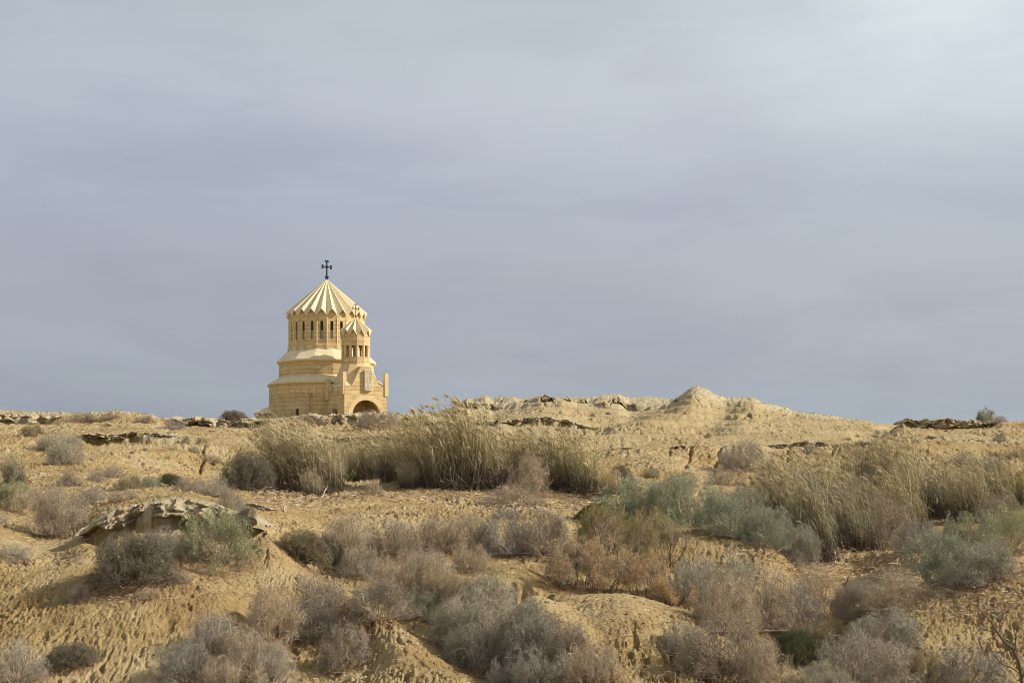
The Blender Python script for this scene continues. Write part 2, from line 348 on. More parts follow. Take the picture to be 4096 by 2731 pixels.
l(mth(t, 'ADD', at2_.outputs['Fac'], mth(t, 'MULTIPLY', mth(t, 'SUBTRACT', nB.outputs['Fac'], .5), 1.2)), lf.inputs[0])
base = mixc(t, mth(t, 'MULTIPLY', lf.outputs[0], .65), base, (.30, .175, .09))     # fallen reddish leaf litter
l(base, b.inputs['Base Color'])
hs = mth(t, 'ADD', mth(t, 'MULTIPLY', nC.outputs['Fac'], .07), mth(t, 'MULTIPLY', nD.outputs['Fac'], .035))
hs = mth(t, 'ADD', hs, mth(t, 'MULTIPLY', nB.outputs['Fac'], .10))
bp = N(t, 'ShaderNodeBump'); bp.inputs['Strength'].default_value = 1.0; bp.inputs['Distance'].default_value = 1.3; l(hs, bp.inputs['Height']); l(bp.outputs[0], b.inputs['Normal'])
ground = link('ground', me, gm); tag(ground, kind='structure')
# wide valley floor under and behind everything
me = np_mesh('valley_floor', [(-5000, -600, -5.5), (5000, -600, -5.5), (5000, 6000, -5.5), (-5000, 6000, -5.5)], [(0, 1, 2, 3)])
vf = link('valley_floor', me, gm); tag(vf, kind='structure')

# ------------------------------------------------------------------ church
def rough_noise_mat(name, cols, mortar=None, course=None, bump=.5, rough=.9):
    m, t, b = mat_new(name, rough); l = t.links.new
    tc = N(t, 'ShaderNodeTexCoord'); O = tc.outputs['Object']; UVo = tc.outputs['UV']
    n1 = noise(t, O, .9, 5, .6); n2 = noise(t, O, 9, 5, .7)
    c = ramp(t, [(.3, cols[0]), (.7, cols[1])]); l(n1.outputs['Fac'], c.inputs[0]); col = c.outputs[0]
    h = mth(t, 'MULTIPLY', n2.outputs['Fac'], .05)
    if course:
        br = N(t, 'ShaderNodeTexBrick'); br.offset = .5; l(UVo, br.inputs['Vector'])
        br.inputs['Scale'].default_value = 1; br.inputs['Brick Width'].default_value = course[0]; br.inputs['Row Height'].default_value = course[1]
        br.inputs['Mortar Size'].default_value = .018; br.inputs['Mortar Smooth'].default_value = .3; br.inputs['Bias'].default_value = 0
        br.inputs['Color1'].default_value = (.91, .88, .81, 1); br.inputs['Color2'].default_value = (1.12, 1.12, 1.10, 1); br.inputs['Mortar'].default_value = (.97, .96, .93, 1)
        col = mixc(t, 1.0, col, br.outputs['Color'], 'MULTIPLY')
        h = mth(t, 'ADD', h, mth(t, 'MULTIPLY', br.outputs['Fac'], -.03))
    c2 = ramp(t, [(.35, (.86, .84, .80)), (.6, (1.04, 1.04, 1.04))]); l(n2.outputs['Fac'], c2.inputs[0])
    col = mixc(t, .8, col, c2.outputs[0], 'MULTIPLY')
    l(col, b.inputs['Base Color'])
    bp = N(t, 'ShaderNodeBump'); bp.inputs['Strength'].default_value = bump; bp.inputs['Distance'].default_value = 1; l(h, bp.inputs['Height']); l(bp.outputs[0], b.inputs['Normal'])
    return m
M_wall = rough_noise_mat('rusticated_sandstone', ((.56, .405, .20), (.72, .56, .31)), course=(1.15, .56), bump=1.3)
M_roof = rough_noise_mat('smooth_roof_stone', ((.70, .58, .36), (.78, .67, .44)), bump=.15)
M_trim = rough_noise_mat('dressed_sandstone', ((.62, .46, .24), (.72, .56, .32)), bump=.3)
M_panel = rough_noise_mat('pale_carved_stone', ((.62, .53, .38), (.72, .64, .50)), bump=.4)
def plain(name, col, rough=.6, metal=0):
    m, t, b = mat_new(name, rough); b.inputs['Metallic'].default_value = metal
    tc = N(t, 'ShaderNodeTexCoord'); n = noise(t, tc.outputs['Object'], 6, 3)
    c = ramp(t, [(.3, tuple(x*.8 for x in col)), (.7, tuple(min(1, x*1.15) for x in col))]); t.links.new(n.outputs['Fac'], c.inputs[0]); t.links.new(c.outputs[0], b.inputs['Base Color'])
    return m
M_dark = plain('dark_glass', (.035, .036, .030), .25); M_pale = plain('pale_glass', (.30, .34, .32), .3)
M_iron = plain('dark_iron', (.025, .027, .035), .5, .3); M_bronze = plain('bronze', (.16, .095, .045), .5, .3)
M_white = plain('white_enamel', (.75, .75, .72), .4); M_grey = plain('grey_metal', (.12, .13, .13), .4)

class MB:
    def __init__(s): s.v = []; s.f = []
    def poly(s, pts):
        i = len(s.v); s.v += [tuple(p) for p in pts]; s.f.append(tuple(range(i, i+len(pts)))); return s
    def box(s, a, b):
        x0, y0, z0 = a; x1, y1, z1 = b
        P = [(x0,y0,z0),(x1,y0,z0),(x1,y1,z0),(x0,y1,z0),(x0,y0,z1),(x1,y0,z1),(x1,y1,z1),(x0,y1,z1)]
        i = len(s.v); s.v += P
        for q in ((0,3,2,1),(4,5,6,7),(0,1,5,4),(1,2,6,5),(2,3,7,6),(3,0,4,7)): s.f.append(tuple(i+k for k in q))
        return s
    def prism(s, pts, off):
        """closed outline pts extruded by vector off"""
        off = Vector(off); P = [Vector(p) for p in pts]; n = len(P); i = len(s.v)
        s.v += [tuple(p) for p in P]+[tuple(p+off) for p in P]
        s.f.append(tuple(range(i, i+n))); s.f.append(tuple(range(i+2*n-1, i+n-1, -1)))
        for k in range(n): s.f.append((i+k, i+n+k, i+n+(k+1) % n, i+(k+1) % n))
        return s
    def rings(s, prof, angs, cap=False, c=(0, 0)):
        """prof: [(r,z)], angs: azimuths in degrees from -Y towards +X"""
        i = len(s.v); n = len(angs)
        for r, z in prof:
            for a in angs: s.v.append((c[0]+r*math.sin(R(a)), c[1]-r*math.cos(R(a)), z))
        for j in range(len(prof)-1):
            for k in range(n):
                k2 = (k+1) % n; s.f.append((i+j*n+k, i+j*n+k2, i+(j+1)*n+k2, i+(j+1)*n+k))
        if cap: s.f.append(tuple(i+(len(prof)-1)*n+k for k in range(n)))
        return s
    def build(s, name, mat, parent=None, bevel=0, smooth=False):
        bm = bmesh.new(); vs = [bm.verts.new(v) for v in s.v]
        for f in s.f:
            try: bm.faces.new([vs[k] for k in f])
            except ValueError: pass
        bmesh.ops.remove_doubles(bm, verts=bm.verts, dist=1e-4); bmesh.ops.recalc_face_normals(bm, faces=bm.faces)
        if bevel: bmesh.ops.bevel(bm, geom=[e for e in bm.edges if len(e.link_faces) == 2 and e.calc_face_angle(0) > .5], offset=bevel, segments=1, affect='EDGES')
        uv = bm.loops.layers.uv.new('uv')
        for f in bm.faces:
            f.smooth = smooth; n = f.normal; tdir = Vector((0, 0, 1)).cross(n)
            if tdir.length < .2: tdir = Vector((1, 0, 0)); flat = True
            else: tdir.normalize(); flat = False
            for lp in f.loops:
                p = lp.vert.co; lp[uv].uv = (p.dot(tdir)+3.3, p.y if flat else p.z)
        me = bpy.data.meshes.new(name); bm.to_mesh(me); bm.free(); me.materials.append(mat)
        o = bpy.data.objects.new(name, me); C.objects.link(o)
        if parent: o.parent = parent
        return o
def pol(r, a, z, c=(0, 0)): return Vector((c[0]+r*math.sin(R(a)), c[1]-r*math.cos(R(a)), z))

church = empty('church', (-26.0, 200.0, 10.0), R(30))
tag(church, 'round golden sandstone church with a pleated conical roof, standing alone on the ridge', 'church')
def facet_wall(mb, r, a0, a1, z0, z1, hole=None, depth=.3, ztop=None, c=(0, 0)):
    """flat wall facet between azimuths; hole=(half width, zlo, zhi); ztop = height at the middle of the top edge"""
    p0 = pol(r, a0, 0, c); p1 = pol(r, a1, 0, c); mid = (p0+p1)/2; t = (p1-p0).normalized(); n = Vector((mid.x-c[0], mid.y-c[1], 0)).normalized(); hw = (p1-p0).length/2
    P = lambda u, z, d=0: mid+t*u-n*d+Vector((0, 0, z))
    zt = ztop if ztop else z1
    if not hole:
        mb.poly([P(-hw, z0), P(hw, z0), P(hw, z1)]+([P(0, zt)] if ztop else [])+[P(-hw, z1)]); return mid, n, t
    w, a, b = hole
    mb.poly([P(-hw, z0), P(-w, z0), P(-w, z1+(zt-z1)*(hw-w)/hw), P(-hw, z1)])
    mb.poly([P(w, z0), P(hw, z0), P(hw, z1), P(w, z1+(zt-z1)*(hw-w)/hw)])
    mb.poly([P(-w, z0), P(w, z0), P(w, a), P(-w, a)])
    mb.poly([P(-w, b), P(w, b), P(w, z1+(zt-z1)*(hw-w)/hw)]+([P(0, zt)] if ztop else [])+[P(-w, z1+(zt-z1)*(hw-w)/hw)])
    for q in (((-w, a), (-w, b)), ((-w, b), (w, b)), ((w, b), (w, a)), ((w, a), (-w, a))):
        mb.poly([P(*q[0]), P(*q[1]), P(*q[1], depth), P(*q[0], depth)])
    return mid, n, t
def pane_box(mb, mid, n, t, w, a, b, d, th=.04):
    p = mid-n*d+Vector((0, 0, 0)); q = [p-t*w+Vector((0, 0, a)), p+t*w+Vector((0, 0, a)), p+t*w+Vector((0, 0, b)), p-t*w+Vector((0, 0, b))]
    mb.prism(q, -n*th)
# lower storey (48 facets, slit windows and a tall niche)
mb = MB(); slits = []
for k in range(48):
    a0 = -3.75+7.5*k; a1 = a0+7.5; ac = (a0+3.75) % 360; hole = None
    if abs(ac-307.5) < .1 or abs(ac-52.5) < .1: hole = (.24, -.6, 2.35)
    if abs(ac-262.5) < .1 or abs(ac-97.5) < .1: hole = (.22, -1.2, 1.8)
    if abs(ac-322.5) < .1: hole = (.26, 1.9, 4.3)
    m_, n_, t_ = facet_wall(mb, 8.0, a0, a1, -2.0, 5.86, hole, .34)
    if hole: slits.append((m_, n_, t_, hole, abs(ac-322.5) < .1))
mb.build('lower_wall', M_wall, church)
for m_, n_, t_, h, niche in slits:
    q = MB(); pane_box(q, m_, n_, t_, h[0]+.02, h[1]-.02, h[2]+.02, .30)
    q.build('niche_back' if niche else 'window', M_trim if niche else M_dark, church)
mb = MB().rings([(7.95, 5.80), (8.22, 5.86), (8.27, 6.02), (8.22, 6.08), (6.5, 7.12)], [3.75+7.5*k for k in range(48)]); mb.build('lower_roof', M_roof, church)
A16 = [-15+22.5*k for k in range(16)]
MB().rings([(6.66, 6.8), (6.66, 9.02)], A16).build('middle_wall', M_wall, church)
MB().rings([(6.6, 8.93), (6.95, 9.0), (7.04, 9.14), (7.0, 9.24), (5.35, 10.80)], A16).build('middle_roof', M_roof, church)
A24 = [7.5+15*k for k in range(24)]
MB().rings([(5.46, 10.62), (5.46, 11.22), (5.2, 11.42)], A24).build('drum_base', M_wall, church)
mb = MB(); wins = []
for k in range(24):
    a0 = 7.5+15*k; m_, n_, t_ = facet_wall(mb, 5.27, a0, a0+15, 11.30, 15.58, (.205, 12.05, 14.50), .22, ztop=16.2); wins.append((m_, n_, t_))
mb.build('drum_wall', M_wall, church)
# slim piers at the corners of the drum
pb = MB()
for a in A24:
    p = pol(5.30, a, 0); n = Vector((p.x, p.y, 0)).normalized(); t = Vector((-n.y, n.x, 0))
    pb.prism([p-t*.17-n*.06+Vector((0,0,11.44)), p+n*.03+Vector((0,0,11.44)), p+t*.17-n*.06+Vector((0,0,11.44)), p-n*.2+Vector((0,0,11.44))], (0, 0, 3.6))
pb.build('drum_pier', M_wall, church)
for m_, n_, t_ in wins:
    f = MB(); 
    for q in ((-.20, -.17, 12.06, 14.49), (.17, .20, 12.06, 14.49)):
        p = m_-n_*.16; f.prism([p+t_*q[0]+Vector((0,0,q[2])), p+t_*q[1]+Vector((0,0,q[2])), p+t_*q[1]+Vector((0,0,q[3])), p+t_*q[0]+Vector((0,0,q[3]))], -n_*.05)
    for z in (12.06, 13.24, 14.45):
        p = m_-n_*.162; f.prism([p-t_*.168+Vector((0,0,z)), p+t_*.168+Vector((0,0,z)), p+t_*.168+Vector((0,0,z+.04)), p-t_*.168+Vector((0,0,z+.04))], -n_*.05)
    w = f.build('window', M_grey, church)
    q = MB(); pane_box(q, m_, n_, t_, .19, 13.27, 14.47, .185); q.build('upper_pane', M_dark, w)
    q = MB(); pane_box(q, m_, n_, t_, .19, 12.08, 13.25, .185); q.build('lower_pane', M_pale, w)
def pleated(nm, n, phase, rl, zl, rp, zp, za, th, parent, c=(0, 0)):
    """pleated cone: ridges over the middle of each facet, valleys over its corners"""
    mb = MB(); st = 360/n; apex = Vector((c[0], c[1], za))
    for k in range(n):
        a = phase+st*k
        v0 = pol(rl, a, zl, c); p = pol(rp, a+st/2, zp, c); v1 = pol(rl, a+st, zl, c); d = Vector((0, 0, -th))
        mb.poly([v0, p, apex]); mb.poly([p, v1, apex])
        mb.poly([v0, p, p+d, v0+d]); mb.poly([p, v1, v1+d, p+d])
        s = .88; q = lambda x: Vector((c[0]+(x.x-c[0])*s, c[1]+(x.y-c[1])*s, x.z-th+(za-x.z)*(1-s)*.9))
        mb.poly([v0+d, p+d, q(p), q(v0)]); mb.poly([p+d, v1+d, q(v1), q(p)])
    return mb.build(nm, M_roof, parent)
pleated('pleated_roof', 24, 7.5, 5.52, 15.42, 5.66, 16.22, 21.02, .13, church)
# lean-to apse at the back left
mb = MB().rings([(2.5, -2), (2.5, 2.0)], [15*k for k in range(24)], c=pol(7.4, 247, 0)[:2]); mb.build('apse_wall', M_wall, church)
mb = MB().rings([(2.72, 1.93), (2.72, 2.06), (.6, 3.1), (.02, 3.12)], [15*k for k in range(24)], c=pol(7.4, 247, 0)[:2]); mb.build('apse_roof', M_roof, church)
# crosses with forked ends
def cross(nm, mat, parent, base, H, Wd, t):
    mb = MB(); bx, by, bz = base
    def bar(p, q, w0, w1):
        p = Vector(p); q = Vector(q); d = (q-p).normalized(); s = Vector((d.z, 0, -d.x)); o = Vector((bx, by-t/2, bz))
        mb.prism([o+p-s*w0, o+p+s*w0, o+q+s*w1, o+q-s*w1], (0, t, 0))
    cz = H*.64
    bar((0, 0, 0), (0, 0, H*.10), t*1.1, t*.55); bar((0, 0, H*.08), (0, 0, H*.93), t*.5, t*.42); bar((-Wd*.40, 0, cz), (Wd*.40, 0, cz), t*.42, t*.42)
    for sx, sz, ex, ez in ((0, 1, 0, H*.88), (-1, 0, -Wd*.36, cz), (1, 0, Wd*.36, cz), (0, -1, 0, H*.17)):
        for sg in (-1, 1):
            px_, pz_ = -sz*sg, sx*sg; k = H*.085
            bar((ex, 0, ez), (ex+sx*k*1.1+px_*k*.9, 0, ez+sz*k*1.1+pz_*k*.9), t*.35, t*.62)
            bar((ex+sx*k*.5+px_*k*.4, 0, ez+sz*k*.5+pz_*k*.4), (ex+sx*k*.25+px_*k*1.15, 0, ez+sz*k*.25+pz_*k*1.15), t*.3, t*.45)
    for a in (45, 135, 225, 315):
        bar((0, 0, cz), (Wd*.15*math.cos(R(a)), 0, cz+Wd*.15*math.sin(R(a))), t*.45, t*.2)
    return mb.build(nm, mat, parent)
cross('roof_cross', M_iron, church, (0, 0, 20.95), 2.75, 1.42, .17)
# porch
TC = (0, -10.05); y0, y1, hw, zt = -13.3, -6.9, 3.05, 5.1
def arch_outline(w0, w1, zb, ztop, c, r, cz, ax, plane):
    """U shaped outline of a wall with an arch; ax 'x' wall runs along x at y=plane, ax 'y' runs along y at x=plane"""
    pts = [(w0, zb), (w0, ztop), (w1, ztop), (w1, zb), (c+r, zb), (c+r, cz)]+[(c+r*math.cos(a), cz+r*math.sin(a)) for a in np.linspace(0, math.pi, 25)[1:-1]]+[(c-r, cz), (c-r, zb)]
    return [(u, plane, z) if ax == 'x' else (plane, u, z) for u, z in pts]
mb = MB(); mb.prism(arch_outline(-hw, hw, -2, zt, 0.1, 2.0, 1.25, 'x', y0), (0, .5, 0))
mb.build('porch_front_wall', M_wall, church)
for sx in (-1, 1):
    MB().prism(arch_outline(y0+.5, y1, -2, zt-.004, -10.0, 1.35, .85, 'y', sx*hw), (-sx*.5, 0, 0)).build('porch_side_wall', M_wall, church)
MB().box((-2.55, y1-.35, -2), (2.55, y1, 4.7)).build('porch_rear_wall', M_wall, church)
MB().box((-2.55, y0+.5, 4.55), (2.55, y1, 4.9)).build('porch_ceiling', M_trim, church)
# dressed arch band, slightly proud of the front
pts = [(0.1+2.62*math.cos(a), 1.25+2.62*math.sin(a)) for a in np.linspace(0, math.pi, 25)]+[(0.1+2.0*math.cos(a), 1.25+2.0*math.sin(a)) for a in np.linspace(math.pi, 0, 25)]
pts = [(2.72, -2)]+pts[:25]+[(-2.52, -2), (-1.9, -2)]+pts[25:]+[(2.1, -2)]
MB().prism([(x, y0-.03, z) for x, z in pts], (0, .02, 0)).build('arch_band', M_trim, church)
MB().box((-3.15, y0-.06, -2), (3.15, y0-.001, -.2)).build('porch_plinth', M_trim, church) if False else None
# gables on four sides, hip roof and steep base of the bell tower
gb = MB(); gz = ((-1.98, zt), (-.80, 7.45), (-.62, 7.72), (.62, 7.72), (.80, 7.45), (1.98, zt))
gb.prism([(x, y0, z) for x, z in gz], (0, 2.6, 0))
gb.build('porch_gable', M_wall, church)
sq = [-45, 45, 135, 225]
MB().rings([(4.38, 5.02), (4.42, 5.12), (3.3, 5.75)], sq, c=TC).build('porch_roof', M_roof, church)
ph = -18
i8 = [ph+30*k for k in range(12)]
mb = MB(); lo = []
for a in i8:
    s_, c_ = math.sin(R(a)), -math.cos(R(a)); k = 2.72/max(abs(s_), abs(c_)); k = min(k, 3.35); lo.append((TC[0]+s_*k, TC[1]+c_*k, 5.55))
hi = [tuple(pol(1.93, a, 8.1, TC)) for a in i8]
for k in range(12): mb.poly([lo[k], lo[(k+1) % 12], hi[(k+1) % 12], hi[k]])
mb.build('bell_tower_base', M_trim, church)
mb = MB().rings([(1.93, 8.05), (1.93, 9.1), (1.62, 9.1), (1.62, 8.3)], i8, c=TC); tower = mb.build('bell_tower', M_wall, church)
mb = MB()
for a in i8: facet_wall(mb, 1.93, a, a+30, 10.62, 12.12, ztop=12.78, c=TC)
mb.rings([(1.93, 10.621), (1.50, 10.621), (1.50, 12.1)], i8, c=TC)
mb.build('belfry_wall', M_wall, tower)
MB().rings([(1.97, 10.62), (1.97, 10.80)], i8, c=TC).build('lintel_band', M_trim, tower)
for a in i8:
    p = pol(1.72, a, 0, TC); mb = MB()
    mb.rings([(.205, 9.1), (.205, 10.625)], [30*k for k in range(12)], c=(p.x, p.y)); mb.build('column', M_trim, tower, smooth=True)
pleated('belfry_roof', 12, ph, 2.05, 11.95, 2.16, 12.80, 14.5, .09, tower, TC)
cross('belfry_cross', M_bronze, tower, (TC[0], TC[1], 14.45), 1.95, .98, .085)
# corner pillars
for nm, a, b in (('corner_pillar', (-3.27, -13.27, 3.9), (-2.72, -12.5, 6.85)), ('corner_pillar', (2.70, -13.42, 3.75), (3.25, -12.75, 6.85)), ('corner_pillar', (-3.27, -8.1, 3.4), (-2.75, -7.3, 6.3)), ('corner_pillar', (2.75, -8.1, 3.4), (3.27, -7.3, 6.3))):
    MB().box(a, b).build(nm, M_trim, church, bevel=.04)
    
mb = MB().box((-3.5, -9.5, 4.55), (-3.0, -9.1, 4.75)).box((-3.42, -9.45, 4.75), (-3.06, -9.15, 5.25)).box((-3.6, -9.55, 5.25), (-3.0, -9.05, 5.40)); mb.build('waterspout', M_trim, church, bevel=.03)
# carved panel over the arch
px0, px1, pz0, pz1, yp = -.30, .78, 4.45, 7.2, y0-.36
panel = MB().box((px0, yp, pz0), (px1, y0+.1, pz1)).build('carved_panel', M_panel, church, bevel=.02)
mb = MB(); cx_ = (px0+px1)/2
def rbar(x0, z0, x1, z1, w):
    p = Vector((x0, yp-.05, z0)); q = Vector((x1, yp-.05, z1)); d = (q-p).normalized(); s = Vector((d.z, 0, -d.x))*w; mb.prism([p-s, p+s, q+s, q-s], (0, .049, 0))
for z in (pz0+.10, pz1-.10): rbar(px0+.08, z, px1-.08, z, .035)
for x in (px0+.09, px1-.09): rbar(x, pz0+.1, x, pz1-.1, .035)
rbar(cx_, 5.35, cx_, 6.95, .055); rbar(cx_-.33, 6.35, cx_+.33, 6.35, .055)
for ex, ez, sx, sz in ((cx_, 6.9, 0, 1), (cx_-.3, 6.35, -1, 0), (cx_+.3, 6.35, 1, 0), (cx_, 5.4, 0, -1)):
    for sg in (-1, 1): rbar(ex-sx*.08, ez-sz*.08, ex+sx*.08-sz*sg*.13, ez+sz*.08+sx*sg*.13, .035)
def rring(cx, cz, r, w, n=20):
    for k in range(n):
        a, b = 2*math.pi*k/n, 2*math.pi*(k+1)/n; mb.poly([(cx+(r-w)*math.cos(a), yp-.05, cz+(r-w)*math.sin(a)), (cx+(r+w)*math.cos(a), yp-.05, cz+(r+w)*math.sin(a)), (cx+(r+w)*math.cos(b), yp-.05, cz+(r+w)*math.sin(b)), (cx+(r-w)*math.cos(b), yp-.05, cz+(r-w)*math.sin(b))])
        for rr in (r-w, r+w): mb.poly([(cx+rr*math.cos(a), yp-.05, cz+rr*math.sin(a)), (cx+rr*math.cos(b), yp-.05, cz+rr*math.sin(b)), (cx+rr*math.cos(b), yp-.001, cz+rr*math.sin(b)), (cx+rr*math.cos(a), yp-.001, cz+rr*math.sin(a))])
rring(cx_, 4.93, .33, .035); rring(cx_, 4.93, .17, .03)
for k in range(6): rbar(cx_+.06*math.cos(k*1.047), 4.93+.06*math.sin(k*1.047), cx_+.30*math.cos(k*1.047), 4.93+.30*math.sin(k*1.047), .02)
for sg in (-1, 1):
    for z in (5.55, 5.85, 6.08, 6.62, 6.85): rring(cx_+sg*.27, z, .09, .022, 12)
mb.build('relief', M_panel, panel)
# ground lamp by the church wall
bl = empty('lamp_bollard', W(1325, 1676, 180)); tag(bl, 'small white lamp post with a dark cap by the church wall', 'bollard')
MB().rings([(.20, -.3), (.20, .62), (.17, .66)], [30*k for k in range(12)], cap=True).build('post', M_white, bl, smooth=False)
MB().rings([(.12, .66), (.12, .74), (.22, .75), (.20, .84), (.06, .90)], [30*k for k in range(12)], cap=True).build('cap', M_grey, bl)
# ------------------------------------------------------------------ rock ledges
def rock_mat(name, a, bcol):
    m, t, b = mat_new(name, .95); O = N(t, 'ShaderNodeTexCoord').outputs['Object']
    mp = N(t, 'ShaderNodeMapping'); mp.inputs['Scale'].default_value = (1, 1, 3.2); t.links.new(O, mp.inputs[0])
    n1 = noise(t, mp.outputs[0], 1.6, 6, .65); n2 = noise(t, mp.outputs[0], 11, 5, .7)
    c = ramp(t, [(.34, (.47, .32, .15)), (.46, a), (.7, bcol)]); t.links.new(n1.outputs['Fac'], c.inputs[0])
    c2 = ramp(t, [(.3, (.66, .60, .52)), (.55, (1.05, 1.05, 1.05))]); t.links.new(n2.outputs['Fac'], c2.inputs[0])
    t.links.new(mixc(t, .8, c.outputs[0], c2.outputs[0], 'MULTIPLY'), b.inputs['Base Color'])
    bp = N(t, 'ShaderNodeBump'); bp.inputs['Strength'].default_value = 1; bp.inputs['Distance'].default_value = .12
    t.links.new(n2.outputs['Fac'], bp.inputs['Height']); t.links.new(bp.outputs[0], b.inputs['Normal'])
    return m
M_rock = rock_mat('limestone_crust', (.60, .49, .305), (.74, .64, .45))
def outcrop(label, pts, th, prot, ragged=1.0, seed=0, back=1.2, slope=None):
    """crust slab along photo points (px, py, Y); th = thickness, prot = how far it juts towards the viewer"""
    P = np.array([[(p[0]-CX)/F*p[2], p[2], (HZ-p[1])*p[2]/F] for p in pts]); d = np.r_[0, np.cumsum(np.hypot(np.diff(P[:, 0]), np.diff(P[:, 1])))]
    Ym = P[:, 1].mean(); st = max(.022, Ym/F*3.2); n = int(d[-1]/st)+2; s = np.linspace(0, d[-1], n)
    X = np.interp(s, d, P[:, 0]); Y = np.interp(s, d, P[:, 1]); Zb = np.interp(s, d, P[:, 2])
    Y = Y+ragged*prot*1.6*(fbm(s/(1.6*th+.3), s*0+seed, 3, seed)-.5)
    m = 34; k = np.linspace(0, 1, m)
    # profile: back on top (t<.3) -> lip -> face (t<.75) -> back under
    yk = np.interp(k, [0, .30, .36, .72, .80, 1], [back, .0, -.02, .06, .25, back*.7]); zk = np.interp(k, [0, .30, .36, .72, .80, 1], [-.10, .0, -.04*th, -th, -th*1.02, -th*1.25])
    S, K = np.meshgrid(s, k, indexing='ij'); slope = (prot < .62)*.9 if slope is None else slope; yk = yk-slope*th*np.interp(k, [0, .30, .36, .72, .82, 1], [0, 0, .12, .95, .7, 0]); Zk = np.tile(zk, (n, 1)); Yk = np.tile(yk, (n, 1))
    tv = .45+1.1*fbm(s/(3.2*th+.2), s*0+seed*3.3, 3, seed+2); tv = np.clip(tv+(fbm(s/(.9*th+.1), s*0+2, 2, seed+8)-.5)*.9*ragged, .12, 1.6)
    end = np.minimum(1, np.minimum(s, d[-1]-s)/(th*2.5+.15)); tv = tv*(.15+.85*end)
    Zk = Zk*tv[:, None]
    face = np.interp(k, [0, .22, .33, .74, .86, 1], [0, .15, 1, 1, .3, 0])[None, :]
    zz = Zk/th
    strat = fbm(S/(th*.8+.08), zz*6+seed, 4, seed+4)+.0; blocks = fbm(S/(th*.28+.04), zz*5.1+Yk*2, 4, seed+5, .65)
    q = np.round(strat*7)/7*.6+strat*.4
    crack = ss(.62, .74, vn(S/(th*.38+.05), zz*1.3, seed+6))
    yo = Yk-prot*face*(q*1.5-.35+1.3*(blocks-.5)-.5*crack*ragged)*(.25+.75*end[:, None])
    gz = np.array([[0.0]])
    zo = Zb[:, None]+Zk+.05*th*(blocks-.5)*3*np.interp(k, [0, .1, .8, 1], [0, 1, 1, 0])[None, :]
    top = np.interp(k, [0, .12, .30, .4], [0, .6, 1, 0])[None, :]
    zo = zo+top*th*.6*(fbm(S/(th*.5+.06), Yk*5/max(th, .2)*.4, 4, seed+7, .65)-.45)
    V = np.stack([np.tile(X[:, None], (1, m)), Y[:, None]+yo, zo], -1).reshape(-1, 3); idx = np.arange(n*m).reshape(n, m)
    Qf = np.stack([idx[:-1, :-1], idx[1:, :-1], idx[1:, 1:], idx[:-1, 1:]], -1).reshape(-1, 4)
    # the profile is closed at the back so that the slab is a solid body
    Qc = np.stack([idx[:-1, -1], idx[1:, -1], idx[1:, 0], idx[:-1, 0]], -1)
    o0 = P.mean(0); V = V-o0
    o = link('rock_ledge', np_mesh('rock_ledge', V, np.r_[Qf, Qc]), M_rock); o.location = o0
    return tag(o, label, 'rock ledge')
def lipline(a, b, st, Yl, raise_=0):
    """follow the carved lip: photo points along px a..b just behind distance Yl(px)"""
    out = []
    for px in np.arange(a, b+1, st):
        Y = Yl(px); x = (px-CX)/F*Y; z = hgt(x, Y+.25); out.append((px, HZ-(z+raise_)*F/Y, Y))
    return out
wl_ = lambda px: float(np.interp(px, U, wig[0]))
lp = lambda f, H: (lambda px: float(f(px))+wl_(px)*2.2*H/.5*1.0)
outcrop('thick pale broken crust capping the big mound on the left', lipline(325, 1080, 20, lambda p: 31.0+.0009*abs(p-680)+wl_(p)*1.3, .05), .46, .34, 1.6, 1, 1.3)
outcrop('small pale slab sticking out at the right shoulder of the left mound', [(985, 2015, 30.6), (1020, 2012, 30.5), (1060, 2022, 30.4), (1090, 2038, 30.3)], .13, .25, .8, 2, .8)
outcrop('thin flat overhanging slab midway up the left slope with a shadow beneath', lipline(305, 560, 20, lambda p: 64.6+wl_(p)*1.5, .06), .24, .70, 1.1, 3, 1.6, .4)
outcrop('short thin slab just right of the overhanging slab on the left slope', lipline(575, 700, 20, lambda p: 64.8+wl_(p)*1.5, .03), .14, .4, .8, 4, 1.2)
outcrop('pale rim of rock along the skyline at the far left', lipline(-60, 250, 20, lambda p: 72.8+wl_(p)*1.5, .08), .38, .35, 1.6, 5, 1.6, 1.4)
outcrop('white blocky rim under the dark bush on the skyline', lipline(700, 1060, 20, lambda p: 73.8+wl_(p)*1.5, .08), .46, .40, 1.8, 6, 1.6, 1.4)
outcrop('pale rounded rim of the ridge right below the church porch', lipline(1240, 1570, 20, lambda p: 74.0+wl_(p)*1.5, .06), .38, .35, 1.5, 7, 1.6, 1.4)
outcrop('low crumbling shelf between the ridge rim and the tall reeds', lipline(1300, 1720, 20, lambda p: 65.7+wl_(p)*1.5, .05), .22, .45, 1.2, 8, 1.4)
outcrop('craggy pale rim along the top left end of the far hill', lipline(1840, 2250, 12, lambda p: 101.6+wl_(p)*6, .02), .55, .30, 2.4, 9, 2.2)
outcrop('craggy pale rim left of the summit of the far hill', lipline(2250, 2715, 12, lambda p: 102.1+wl_(p)*6, .02), .5, .30, 2.4, 10, 2.2)
outcrop('thin dark layered strata across the middle of the far hill', lipline(2010, 2480, 16, lambda p: 92.6+wl_(p)*2, .04), .24, .35, 1.6, 11, 1.8)
outcrop('dark overhang at the left foot of the far hill above the reeds', lipline(1790, 2000, 16, lambda p: 97.5-.01*(p-1780)+wl_(p)*2, .05), .35, 1.3, .7, 12, 2.0)
outcrop('low broken stone cap around the summit of the far hill', [(2700, 1600, 102.5), (2740, 1578, 102.5), (2775, 1562, 102.6), (2820, 1568, 102.6), (2880, 1592, 102.5)], .35, .6, 1.3, 13, 1.5)
